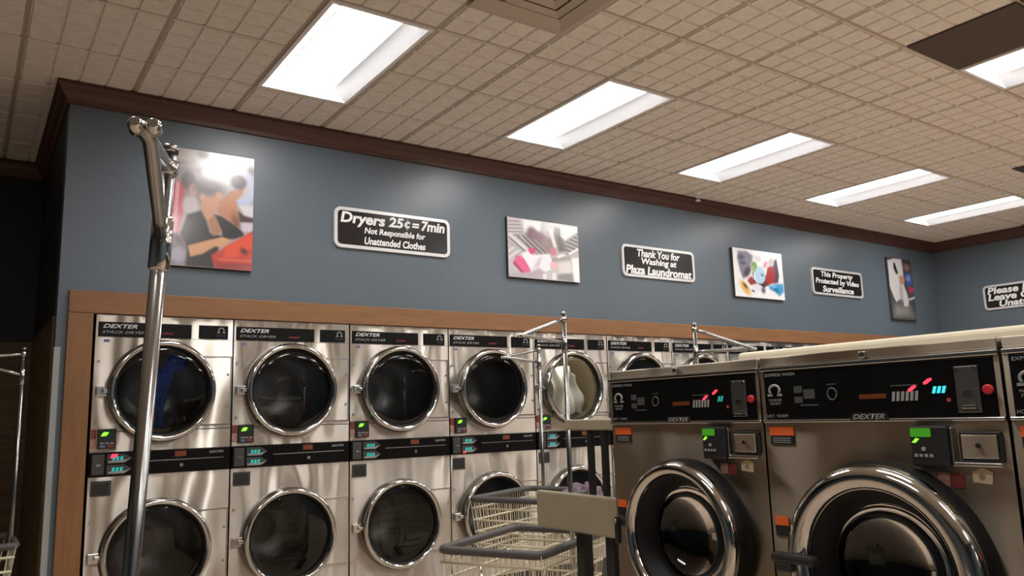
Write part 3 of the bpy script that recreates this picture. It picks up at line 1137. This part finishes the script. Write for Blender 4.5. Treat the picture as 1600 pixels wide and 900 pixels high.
canvas('canvas_print', 'wide print of pink and white laundry inside a steel drum, right of the price sign', 0.75, 0.505, (3.325, 0, 2.752), (190, 186, 191),
       pic_coords((75, 80), (900, 185), (915, 840), (85, 770), [
    ('p', (206, 200, 206), [(75, 80), (300, 110), (300, 300), (75, 280)], 60),
    ('p', (248, 248, 250), [(250, 110), (460, 130), (440, 260), (270, 250)], 50),
    ('s', (120, 114, 118), [(75, 100), (200, 110), (260, 240), (200, 330), (75, 280)], 30, (2, 17, 0, 0.75)),
    ('p', (168, 160, 164), [(240, 270), (480, 260), (600, 480), (400, 520), (300, 440)], 60),
    ('s', (78, 72, 78), [(150, 300), (430, 260), (600, 380), (560, 500), (420, 520), (220, 420)], 50, (12, -11, 0, 0.85)),
    ('e', (124, 96, 112), (350, 265, 60, 70, 0.3), 60),
    ('e', (134, 102, 116), (440, 320, 90, 60, 0.5), 80),
    ('e', (150, 132, 134), (540, 400, 80, 90, 0), 80),
    ('p', (196, 194, 196), [(470, 150), (620, 170), (600, 330), (500, 260)], 50),
    ('p', (242, 242, 244), [(545, 215), (590, 225), (640, 430), (610, 440)], 24),
    ('p', (130, 128, 130), [(620, 190), (690, 220), (770, 480), (660, 490), (610, 300)], 30),
    ('p', (104, 102, 104), [(640, 300), (680, 300), (730, 470), (680, 480)], 26),
    ('p', (250, 250, 252), [(690, 180), (900, 195), (890, 260), (740, 350), (690, 300)], 26),
    ('s', (92, 90, 94), [(740, 370), (900, 270), (905, 470), (760, 520)], 22, (-5, 14, 0.6, 0.9)),
    ('p', (246, 246, 248), [(780, 500), (900, 435), (905, 465), (790, 520)], 10),
    ('p', (214, 210, 214), [(78, 280), (110, 270), (310, 455), (280, 482)], 14),
    ('p', (84, 80, 82), [(80, 312), (96, 312), (285, 482), (270, 490)], 10),
    ('p', (176, 172, 176), [(80, 330), (270, 490), (200, 560), (82, 540)], 24),
    ('s', (236, 232, 238), [(80, 400), (260, 490), (180, 560), (82, 560)], 30, (9, 9, 0, 0.6)),
    ('p', (150, 144, 148), [(560, 560), (800, 540), (850, 640), (640, 700)], 40),
    ('p', (214, 208, 204), [(640, 600), (820, 580), (830, 740), (660, 740)], 60),
    ('p', (242, 238, 246), [(230, 510), (300, 470), (360, 520), (420, 520), (550, 510), (580, 580), (560, 690), (500, 715), (430, 670), (340, 715), (300, 640)], 20),
    ('p', (206, 200, 216), [(420, 560), (470, 540), (430, 660), (340, 700)], 36),
    ('p', (208, 120, 140), [(560, 440), (620, 440), (640, 520), (580, 530)], 30),
    ('e', (236, 176, 188), (600, 640, 44, 46, 0), 36),
    ('p', (240, 236, 236), [(640, 530), (720, 505), (740, 530), (650, 560)], 14),
    ('p', (212, 72, 118), [(300, 450), (385, 440), (395, 470), (350, 520), (320, 500)], 12),
    ('p', (172, 58, 96), [(130, 620), (150, 580), (270, 730), (230, 735)], 18),
    ('p', (222, 96, 146), [(165, 530), (200, 525), (260, 570), (330, 690), (320, 725), (270, 735), (150, 590)], 14),
    ('p', (176, 166, 180), [(85, 740), (340, 720), (430, 680), (500, 740), (480, 800), (85, 770)], 36),
    ('p', (128, 124, 130), [(640, 740), (820, 730), (840, 835), (650, 810)], 36),
    ('p', (246, 244, 246), [(820, 560), (905, 550), (915, 835), (850, 830)], 26),
    ('p', (236, 226, 226), [(470, 740), (515, 735), (510, 800), (470, 795)], 16),
    ('p', (236, 226, 226), [(585, 730), (630, 730), (620, 805), (580, 800)], 16),
]), 110, 76)

canvas('canvas_print', 'white-bordered print of bright coloured laundry in a machine, between two black signs', 0.80, 0.51, (6.125, 0, 2.762), (240, 242, 245),
       pic_coords((100, 70), (830, 150), (875, 845), (125, 795), [
    ('p', (122, 120, 146), [(175, 120), (300, 120), (380, 180), (360, 340), (300, 480), (240, 540), (200, 420), (165, 240)], 34),
    ('e', (70, 68, 88), (225, 215, 50, 40, 0), 50),
    ('e', (76, 74, 96), (250, 300, 50, 30, 0), 40),
    ('e', (58, 56, 62), (310, 430, 70, 60, -0.8), 60),
    ('p', (110, 112, 120), [(300, 150), (400, 190), (380, 290), (320, 330)], 50),
    ('e', (206, 204, 212), (470, 230, 60, 50, 0), 50),
    ('p', (240, 238, 240), [(520, 190), (600, 200), (600, 280), (520, 280)], 30),
    ('e', (196, 190, 188), (665, 275, 50, 50, -0.7), 30),
    ('p', (70, 64, 92), [(720, 240), (755, 230), (790, 480), (770, 590), (710, 600), (700, 320)], 24),
    ('p', (166, 44, 44), [(610, 350), (700, 330), (730, 420), (720, 590), (570, 640), (500, 600), (590, 460)], 24),
    ('p', (110, 28, 32), [(500, 600), (570, 560), (640, 620), (560, 650)], 26),
    ('p', (160, 40, 42), [(300, 560), (360, 490), (420, 560), (440, 610), (350, 630)], 20),
    ('p', (42, 36, 46), [(380, 430), (400, 420), (395, 540), (460, 600), (540, 590), (580, 640), (560, 670), (470, 620), (390, 560)], 18),
    ('e', (112, 150, 72), (410, 350, 46, 78, 0.3), 30),
    ('e', (150, 184, 104), (395, 375, 22, 36, 0.3), 22),
    ('e', (226, 206, 214), (340, 490, 40, 16, -0.7), 16),
    ('e', (232, 140, 172), (580, 315, 44, 34, -0.8), 20),
    ('e', (178, 216, 240), (495, 475, 78, 132, 0.45), 18),
    ('e', (112, 140, 172), (530, 475, 22, 26, 0.4), 20),
    ('e', (228, 186, 100), (270, 670, 90, 70, 0.7), 60),
    ('e', (106, 70, 30), (270, 640, 40, 26, 0.7), 36),
    ('e', (226, 228, 240), (450, 665, 72, 52, 0), 24),
    ('e', (70, 68, 80), (385, 715, 24, 16, 0.3), 20),
    ('e', (96, 92, 106), (540, 700, 30, 50, 0.3), 36),
    ('p', (64, 158, 208), [(620, 640), (720, 600), (850, 600), (860, 720), (790, 790), (720, 730), (640, 690)], 30),
    ('e', (40, 112, 166), (740, 690, 46, 30, 0.3), 36),
    ('e', (120, 196, 234), (700, 640, 40, 22, 0), 26),
]), 96, 64)

canvas('canvas_print', 'narrow-looking dark print of a person in blue holding white clothes, nearest the right corner', 0.55, 0.775, (8.87, 0, 2.785), (62, 64, 68),
       pic_coords((95, 75), (385, 95), (450, 835), (165, 830), [
    ('p', (72, 58, 62), [(95, 75), (260, 60), (250, 110), (100, 130)], 20),
    ('p', (104, 102, 100), [(180, 640), (380, 640), (440, 780), (430, 835), (170, 835)], 34),
    ('p', (136, 132, 128), [(200, 680), (350, 680), (380, 770), (200, 780)], 50),
    ('p', (214, 211, 212), [(102, 120), (180, 85), (270, 85), (290, 260), (300, 420), (330, 500), (355, 600), (350, 660), (300, 670), (280, 600), (240, 590), (205, 620), (175, 560), (125, 420), (120, 280)], 16),
    ('p', (178, 174, 178), [(240, 420), (280, 420), (290, 600), (250, 600)], 22),
    ('e', (108, 90, 98), (262, 615, 24, 30, 0), 18),
    ('p', (34, 30, 32), [(170, 140), (190, 135), (232, 270), (205, 280), (175, 210)], 14),
    ('p', (58, 48, 52), [(285, 105), (380, 100), (385, 230), (300, 230)], 24),
    ('e', (150, 108, 104), (335, 185, 36, 36, 0), 24),
    ('p', (52, 82, 158), [(300, 270), (385, 260), (400, 400), (345, 415), (320, 340)], 18),
    ('e', (124, 158, 208), (352, 320, 22, 34, 0), 22),
    ('p', (190, 138, 114), [(235, 300), (290, 290), (310, 340), (290, 400), (250, 410)], 16),
    ('p', (182, 42, 66), [(345, 430), (425, 425), (425, 480), (365, 505)], 14),
    ('p', (216, 212, 208), [(345, 575), (440, 535), (440, 555), (370, 590)], 10),
    ('p', (52, 50, 52), [(165, 810), (450, 815), (450, 835), (165, 832)], 20),
]), 56, 78)


# ------------------------------------------------------------------ washers (fronts face the left side of the room)
WW = 0.755


def bar_digit(m, x, z, w, h, y, sh=0.008):
    m.add([(x, y, z), (x + w, y, z), (x + w + sh, y, z + h), (x + sh, y, z + h)], [(0, 1, 2, 3)])


def build_washer(R, ring_w, cz, lit, label, loc):
    t = thing('front_load_washer', label, 'washer', loc, -PI / 2, 'washers in the island row')
    cx = 0.400
    W = WW
    dp = 0.78
    f_ = MB().plate_hole(0.0, W, 0.16, 1.345, cx, cz, R - 0.02)
    obj('front_sheet', f_, 'stainless_washer', t)
    cab = MB()
    cab.box(0.0, 0.004, 0.03, dp, 0.14, 1.56)
    cab.box(W - 0.004, W, 0.03, dp, 0.14, 1.56)
    cab.box(0.004, W - 0.004, dp - 0.004, dp, 0.14, 1.56)
    obj('cabinet', cab, 'stainless_washer', t)
    obj('base', MB().box(0.0, W, 0.03, dp, 0.0, 0.14), 'charcoal', t)
    tl = MB().rbox(0.0, W, -0.004, dp, 1.531, 1.562, 0.004)
    obj('top_lid', tl, 'stainless_washer', t)
    tb = obj('top_band', MB().rbox(0.0, W, -0.012, 0.03, 1.515, 1.530, 0.003), 'chrome_soft', t)
    obj('catch', MB().rbox(0.372, 0.392, -0.020, -0.003, 1.534, 1.554, 0.003), 'chrome_soft', tb)
    obj('lower_band', MB().rbox(0.0, W, -0.010, 0.03, 1.346, 1.356, 0.003), 'chrome_soft', t)
    # control panel
    for x in (0.0, W - 0.014):
        obj('panel_side', MB().box(x, x + 0.014, -0.006, 0.03, 1.356, 1.515), 'stainless_washer', t)
    pn = obj('control_panel', MB().rbox(0.015, W - 0.015, -0.008, 0.03, 1.357, 1.514, 0.003), 'black_gloss', t)
    y = -0.0085
    obj('lettering', text_mesh('EXPRESS WASH', 0.080, 1.502, 0.115, 0.010, y, bold=0.01), 'ink_grey', pn)
    e = MB()
    e.tube([(0.056 + 0.020 * math.cos(a), y - 0.001, 1.452 + 0.016 * math.sin(a)) for a in np.linspace(-0.7, PI + 0.7, 14)], 0.0045, 6)
    e.box(0.028, 0.046, y - 0.002, y, 1.432, 1.440)
    e.box(0.066, 0.084, y - 0.002, y, 1.432, 1.440)
    obj('emblem', e, 'ink_grey', pn)
    obj('lettering', text_mesh('WASHER\nFRONT', 0.056, 1.414, 0.052, 0.020, y), 'ink_grey', pn)
    obj('lettering', text_mesh('HOT  WARM', 0.060, 1.368, 0.080, 0.010, y), 'ink_grey', pn)
    ic = MB()
    for (x, z, w_, h_) in ((0.130, 1.440, 0.030, 0.022), (0.165, 1.420, 0.040, 0.030), (0.130, 1.408, 0.030, 0.020), (0.150, 1.398, 0.065, 0.005)):
        ic.box(x, x + w_, y - 0.001, y, z, z + h_)
    ic.tube([(0.266 + 0.016 * math.cos(a), y - 0.001, 1.432 + 0.018 * math.sin(a)) for a in np.linspace(0, 2 * PI, 16)], 0.003, 6)
    ic.box(0.250, 0.282, y - 0.001, y, 1.460, 1.464)
    obj('pictograms', ic, 'ink_faint', pn, kind='stuff')
    obj('status_bar', MB().box(0.356, 0.440, y - 0.001, y, 1.413, 1.427), 'led_amber', pn, label='dim orange lit strip')
    bt = MB()
    for a in range(6):
        bar_digit(bt, 0.456 + a * 0.0135, 1.404, 0.009, 0.027, y - 0.0015, 0.004)
    obj('buttons', bt, 'ink_grey', pn, kind='stuff')
    obj('legend', MB().box(0.456, 0.535, y - 0.001, y, 1.446, 1.450), 'ink_faint', pn)
    rd = MB()
    for (x, z) in ((0.507, 1.429), (0.553, 1.447)):
        rd.add([(x, y - 0.002, z), (x + 0.010, y - 0.002, z + 0.002), (x + 0.025, y - 0.002, z + 0.013), (x + 0.023, y - 0.002, z + 0.018), (x + 0.013, y - 0.002, z + 0.016), (x - 0.001, y - 0.002, z + 0.006)], [(0, 1, 2, 3, 4, 5)])
    obj('red_digits', rd, 'led_red', pn, label='lit red digits', kind='stuff')
    td = MB()
    for a in range(3 if lit else 2):
        bar_digit(td, 0.574 + a * 0.013, 1.422, 0.009, 0.019, y - 0.002, 0.006)
    obj('cycle_digits', td, 'led_cyan' if lit else 'led_teal', pn, label='lit blue-green digits', kind='stuff')
    obj('red_mark', MB().box(0.612, 0.622, y - 0.001, y, 1.398, 1.408), 'ink_red', pn)
    # coin plate
    c = obj('coin_plate', MB().rbox(0.640, 0.702, -0.014, -0.007, 1.367, 1.492, 0.003), 'plate_steel', pn)
    obj('coin_slot', MB().box(0.660, 0.682, -0.0165, -0.0135, 1.414, 1.426), 'chrome', pn)
    obj('coin_return', MB().rbox(0.655, 0.690, -0.020, -0.0135, 1.378, 1.388, 0.002), 'chrome', pn)
    for (x, z) in ((0.648, 1.375), (0.694, 1.375), (0.648, 1.484), (0.694, 1.484)):
        obj('screw', MB().tube([(x, -0.013, z), (x, -0.017, z)], 0.0055, 8), 'chrome', pn)
    obj('stop_button', MB().tube([(0.722, -0.007, 1.427), (0.722, -0.016, 1.427), (0.722, -0.018, 1.427)], [0.014, 0.013, 0.009], 16), 'knob_red', pn, label='red round button')
    bd = obj('badge', MB().prism([(0.318, 1.350), (0.445, 1.350), (0.432, 1.373), (0.330, 1.373)], -0.0125, -0.008), 'black_plastic', t)
    obj('lettering', text_mesh('DEXTER', 0.381, 1.3615, 0.100, 0.015, -0.0125, shear=0.3, bold=0.02), 'ink_grey', bd)
    # stickers
    s1 = obj('warning_label', MB().box(0.018, 0.110, -0.002, 0.0, 1.305, 1.332), 'label_orange', t, label='orange top half of warning label')
    obj('warning_label_text', MB().box(0.020, 0.108, -0.002, 0.0, 1.276, 1.304), 'black_plastic', t, label='black lower half of warning label')
    tx = MB()
    for q in range(3):
        tx.box(0.030, 0.098, -0.003, -0.002, 1.281 + q * 0.007, 1.2835 + q * 0.007)
    obj('print_lines', tx, 'ink_grey', t, kind='stuff')
    obj('warning_label', MB().box(0.012, 0.062, -0.002, 0.0, 1.018, 1.046), 'label_orange', t, label='small orange label')
    obj('warning_label_text', MB().box(0.012, 0.062, -0.002, 0.0, 0.985, 1.016), 'black_plastic', t, label='small black label')
    # card reader
    cr = obj('card_reader', MB().rbox(0.508, 0.610, -0.030, 0.001, 1.224, 1.334, 0.005), 'black_plastic', t)
    obj('screen', MB().box(0.512, 0.568, -0.032, -0.030, 1.304, 1.328), 'screen_green', cr, label='green screen')
    q = MB()
    q.add([(0.514, -0.0325, 1.289), (0.524, -0.0325, 1.288), (0.536, -0.0325, 1.299), (0.526, -0.0325, 1.301)], [(0, 1, 2, 3)])
    obj('reading', q, 'led_green', cr, label='bright green digits')
    kq = MB()
    for a in range(4):
        kq.box(0.518 + a * 0.014, 0.527 + a * 0.014, -0.032, -0.030, 1.250, 1.258)
    kq.tube([(0.545, -0.030, 1.272), (0.545, -0.033, 1.272)], 0.006, 8)
    obj('keys', kq, 'ink_grey', cr, kind='stuff')
    obj('reader_edge', MB().rbox(0.612, 0.620, -0.020, 0.001, 1.226, 1.330, 0.003), 'chrome_soft', cr)
    # coin box door
    cb = obj('coin_box_frame', MB().rbox(0.630, 0.738, -0.008, 0.001, 1.240, 1.318, 0.003), 'black_plastic', t)
    obj('coin_box_door', MB().rbox(0.638, 0.730, -0.016, -0.006, 1.248, 1.310, 0.003), 'stainless_washer', cb)
    obj('lock', MB().tube([(0.684, -0.015, 1.282), (0.684, -0.021, 1.282)], 0.007, 10), 'dark_chrome', cb)
    obj('coin_box_ledge', MB().rbox(0.620, 0.742, -0.026, 0.001, 1.228, 1.239, 0.003), 'chrome_soft', cb)
    obj('sticker', MB().box(0.560, 0.592, -0.002, 0.0, 1.172, 1.208), 'label_pink', t, label='pinkish sticker')
    obj('sticker', MB().box(0.594, 0.630, -0.002, 0.0, 1.168, 1.206), 'label_red', t, label='dark red sticker')
    kt = obj('tag', MB().prism([(0.652, 1.186), (0.700, 1.182), (0.704, 1.214), (0.680, 1.224), (0.654, 1.212)], -0.003, 0.0), 'label_cream', t, label='cream tag')
    obj('tag_mark', MB().tube([(0.677, -0.003, 1.200), (0.677, -0.0045, 1.200)], 0.008, 10), 'label_pink', kt)
    # round door
    d = obj('door', MB().lathe(cx, cz, [(R + 0.006, 0.0), (R + 0.008, 0.02), (R + 0.006, 0.045), (R - 0.002, 0.062)], 64), 'rubber', t, label='black door skirt')
    ring = []
    for k in range(13):
        a = PI * k / 12
        ring.append((R - ring_w / 2 + ring_w / 2 * math.cos(a), 0.062 + min(0.040, ring_w * 0.6) * math.sin(a)))
    obj('door_ring', MB().lathe(cx, cz, ring, 64), 'chrome', d)
    ri = R - ring_w
    obj('gasket', MB().lathe(cx, cz, [(ri + 0.001, 0.070), (ri - 0.008, 0.066), (ri - 0.022, 0.030), (ri - 0.034, 0.022), (ri - 0.040, -0.01)], 64), 'rubber', d)
    bowl = [((ri - 0.030) * math.cos(a), 0.020 - 0.115 * math.sin(a)) for a in np.linspace(0, PI / 2 * 0.97, 9)]
    obj('door_glass', MB().lathe(cx, cz, bowl, 64, cap_last=True), 'washer_glass', d)
    obj('drum', MB().lathe(cx, cz, [(R - 0.022, -0.03), (R + 0.01, -0.06), (R + 0.01, -0.60), (0.08, -0.66)], 48, cap_last=True), 'washer_drum', t)
    h_ = MB()
    if lit:
        h_.rbox(0.075, 0.225, -0.125, -0.085, 0.925, 0.955, 0.010)
        h_.rbox(0.090, 0.150, -0.125, -0.001, 0.900, 0.930, 0.008)
    else:
        h_.rbox(0.034, 0.056, -0.050, -0.026, 0.880, 0.985, 0.008)
        h_.rbox(0.026, 0.120, -0.034, -0.001, 0.950, 0.980, 0.008)
    obj('door_handle', h_, 'black_plastic', d, label='black door handle')
    if not lit:
        obj('handle_pin', MB().tube([(0.046, -0.049, 0.968), (0.046, -0.058, 0.968)], 0.010, 12), 'chrome', d)
    return t


build_washer(0.268, 0.052, 0.945, False, 'stainless front-loading washer at the end of the island, nearest the dryers', (1.6, -2.712, 0))
build_washer(0.294, 0.076, 0.935, True, 'second stainless front-loading washer from the island end, large chrome door with black handle', (1.6, -3.474, 0))
build_washer(0.268, 0.052, 0.945, False, 'third stainless washer, only a sliver at the edge beside the large chrome door', (1.6, -4.238, 0))

cap = thing('island_cap', 'long cream board lying along the top of the washer island', 'board', (1.90, -4.4, 1.563))
obj('board', MB().rbox(0.0, 0.50, -1.40, 1.27, 0.0, 0.050, 0.016, 3), 'laminate_light', cap)

# ------------------------------------------------------------------ folding counter at the island end
ct = thing('folding_stand', 'upright beige board on black legs with small shelf above, at the washer end', 'stand', (1.68, -2.36, 0))
obj('board', MB().rbox(0.0, 0.034, -0.330, 0.310, 0.868, 1.036, 0.008, 2), 'laminate', ct)
for y in (0.035, -0.165):
    obj('leg', MB().rbox(0.036, 0.088, y - 0.028, y + 0.028, 0.012, 1.00, 0.004), 'black_plastic', ct)
    obj('foot', MB().rbox(-0.10, 0.26, y - 0.034, y + 0.034, 0.0, 0.012, 0.004), 'black_plastic', ct)
for y in (-0.055, -0.150):
    obj('post', MB().rbox(0.036, 0.062, y - 0.013, y + 0.013, 0.94, 1.318, 0.003), 'black_plastic', ct)
obj('shelf', MB().rbox(0.030, 0.30, -0.30, 0.108, 1.318, 1.366, 0.006), 'laminate', ct)

# purple laundry on the counter
pm = MB()
rs = random.Random(3)


def f_purple(a, b):
    th = a * 2 * PI
    ph = b * PI / 2
    r = 1 + 0.16 * math.sin(3 * th + 1) + 0.10 * math.sin(7 * th + 4 * ph) + 0.08 * math.sin(5 * ph * 2 + th)
    return (0.14 * r * math.cos(th) * math.cos(ph), 0.15 * r * math.sin(th) * math.cos(ph), 0.105 * r * math.sin(ph) ** 0.8 if ph > 0 else 0.0)


pu = obj('purple_garment', cloth(40, 14, f_purple), 'cloth_purple')
pu.location = (2.86, -0.99, 0.80)
tag(pu, 'crumpled dusty purple garment heaped in the right end of the rear wire cart', 'clothes')


# ------------------------------------------------------------------ laundry carts
def bez(p0, p1, p2, n=6):
    return [p0 * (1 - t) ** 2 + p1 * 2 * t * (1 - t) + p2 * t * t for t in [k / n for k in range(n + 1)]]


def cart(label, center, ang, zr, pole, top, tipd, tip_len, tip_z, low_z, L=0.72, W=0.52, lean=(0, 0), hide=False):
    """wire laundry cart; pole given in world coordinates, bracket leaves the pole in world direction tipd"""
    t = thing('laundry_cart', label, 'cart', (center[0], center[1], 0), ang, 'chrome laundry carts with hanging racks')
    ca, sa = math.cos(ang), math.sin(ang)

    def loc(x, y, z):
        dx, dy = x - center[0], y - center[1]
        return Vector((dx * ca + dy * sa, -dx * sa + dy * ca, z))
    hx, hy = L / 2, W / 2
    rim = MB()
    pts = [(hx, hy), (-hx, hy), (-hx, -hy), (hx, -hy)]
    path = []
    for i in range(4):
        p = Vector((*pts[i], zr))
        a = Vector((*pts[i - 1], zr))
        b = Vector((*pts[(i + 1) % 4], zr))
        r_ = 0.05
        path += bez(p + (a - p).normalized() * r_, p, p + (b - p).normalized() * r_, 4)
    rim.tube(path, 0.019, 10, closed=True)
    obj('rim_bumper', rim, 'bumper', t, label='dark grey bumper rim')
    # basket wires
    bk = MB()
    tp = 0.86
    zb = zr - 0.40

    def lvl(s):       # outline at depth s (0 top .. 1 bottom)
        k = 1 - (1 - tp) * s
        return [(hx * k, hy * k), (-hx * k, hy * k), (-hx * k, -hy * k), (hx * k, -hy * k)]
    for s in (0.14, 0.32, 0.50, 0.68, 0.86, 1.0):
        q = lvl(s)
        z = zr - 0.40 * s
        bk.tube([(x, y, z) for (x, y) in q], 0.0068 if s < 1 else 0.007, 6, closed=True)
    q0, q1 = lvl(0), lvl(1)
    for i in range(4):
        a0, b0, a1, b1 = q0[i], q0[(i + 1) % 4], q1[i], q1[(i + 1) % 4]
        n = 24 if i % 2 == 0 else 18
        for k in range(n):
            f = k / n
            bk.tube([(a0[0] + (b0[0] - a0[0]) * f, a0[1] + (b0[1] - a0[1]) * f, zr), (a1[0] + (b1[0] - a1[0]) * f, a1[1] + (b1[1] - a1[1]) * f, zb)], 0.0022, 5, cap=False)
    for k in range(1, 16):
        f = k / 16
        x = q1[1][0] + (q1[0][0] - q1[1][0]) * f
        bk.tube([(x, q1[0][1], zb), (x, q1[2][1], zb)], 0.0026, 5, cap=False)
    for k in range(1, 8):
        f = k / 8
        y = q1[2][1] + (q1[1][1] - q1[2][1]) * f
        bk.tube([(q1[1][0], y, zb - 0.004), (q1[0][0], y, zb - 0.004)], 0.0035, 5, cap=False)
    obj('wire_basket', bk, 'vinyl_wire', t, label='cream coated wire basket', kind='stuff')
    # chassis
    fm = MB()
    zf = 0.16
    fm.tube([(hx * 0.9, hy * 0.85, zf), (-hx * 0.9, hy * 0.85, zf), (-hx * 0.9, -hy * 0.85, zf), (hx * 0.9, -hy * 0.85, zf)], 0.012, 8, closed=True)
    for sx in (-1, 1):
        for sy in (-1, 1):
            fm.tube([(sx * hx * 0.9, sy * hy * 0.85, zf), (sx * hx * tp, sy * hy * tp, zb)], 0.011, 8)
    obj('chassis', fm, 'chrome', t)
    for sx in (-1, 1):
        for sy in (-1, 1):
            x, y = sx * hx * 0.88, sy * hy * 0.80
            cm = MB()
            cm.tube([(x, y, zf), (x, y, 0.115)], 0.012, 8)
            cm.box(x - 0.004, x + 0.030, y - 0.020, y - 0.015, 0.055, 0.118)
            cm.box(x - 0.004, x + 0.030, y + 0.015, y + 0.020, 0.055, 0.118)
            c = obj('caster', cm, 'chrome_soft', t)
            obj('wheel', MB().tube([(x + 0.015, y - 0.013, 0.05), (x + 0.015, y + 0.013, 0.05)], 0.05, 18), 'rubber', c)
    # pole with triangular hanging bracket
    p_top = loc(pole[0], pole[1], top)
    p_bot = loc(pole[0] + lean[0], pole[1] + lean[1], 0.17)

    def onpole(z):
        f = (z - 0.17) / (top - 0.17)
        return p_bot.lerp(p_top, f)
    pm_ = MB()
    pm_.tube([p_bot, onpole(1.0), onpole(top - 0.004)], 0.0125, 14)
    pm_.tube([onpole(top - 0.006), onpole(top + 0.004), onpole(top + 0.010)], [0.0145, 0.0145, 0.008], 14)
    po = obj('pole', pm_, 'pole_steel', t)
    obj('ferrule', MB().tube([onpole(low_z - 0.055), onpole(low_z - 0.050), onpole(low_z + 0.03), onpole(low_z + 0.035)], [0.0135, 0.0165, 0.0165, 0.0135], 14), 'chrome', po)
    obj('ferrule', MB().tube([onpole(top - 0.045), onpole(top - 0.042), onpole(top - 0.020), onpole(top - 0.017)], [0.0135, 0.016, 0.016, 0.0135], 14), 'chrome', po)
    tip = loc(pole[0] + tipd[0] * tip_len, pole[1] + tipd[1] * tip_len, tip_z)
    side = (tip - onpole(tip_z)).cross(Vector((0, 0, 1))).normalized()
    A, Bq = onpole(top - 0.030), onpole(low_z)
    br = MB()
    ap = A.lerp(tip, 0.93) + side * 0.004
    bp = Bq.lerp(tip, 0.93) - side * 0.004
    path = [A] + [A.lerp(ap, k / 4) for k in range(1, 4)] + bez(ap, tip + (tip - (A + Bq) / 2).normalized() * 0.02, bp, 8) + [bp.lerp(Bq, k / 4) for k in range(1, 4)] + [Bq]
    br.tube(path, 0.0098, 12)
    bo = obj('hanging_bracket', br, 'pole_steel', t)
    td = (tip - (A + Bq) / 2).normalized()
    k_ = MB()
    for s in (-1, 1):
        c = tip + td * 0.004 + side * 0.010 * s
        k_.tube([c - td * 0.018, c - td * 0.012, c + td * 0.010, c + td * 0.018], [0.006, 0.0092, 0.0092, 0.0055], 14)
    obj('tip_cap', k_, 'chrome', bo)
    return t


def nd(x, y):
    l = math.hypot(x, y)
    return (x / l, y / l)


# near cart: only its pole and rack rise into the picture
cart('laundry cart nearest the viewer, its tall chrome pole in front of the left dryer', (-0.44, -4.10), math.radians(70), 0.80, (-0.36, -3.85), 1.85,
     nd(-0.095, -0.35), 0.355, 1.758, 1.70, lean=(-0.075, 0.01), L=0.60)
# front cart between washers and dryers
cart('wire laundry cart in front, grey-rimmed basket partly behind the beige counter', (1.655, -1.99), math.radians(27), 0.80, (1.98, -1.94), 1.92,
     nd(-0.33, -0.08), 0.34, 1.785, 1.765)
# rear cart
cart('wire laundry cart behind, its basket against the fourth dryer', (2.485, -0.93), math.radians(24), 0.88, (2.79, -0.62), 1.885,
     nd(-0.35, -0.07), 0.36, 1.79, 1.765)
# cart beyond the washers
cart('laundry cart hidden behind the washers, only its chrome rack rising above them', (3.10, -1.75), math.radians(20), 0.80, (2.97, -1.95), 1.90,
     nd(0.16, -0.27), 0.33, 1.735, 1.735)
# cart in the dark hall
cart('laundry cart standing in the dark hall at the left edge', (-0.70, 0.05), 0.0, 0.80, (-0.352, 0.05), 1.85,
     nd(-1, 0), 0.30, 1.79, 1.70)
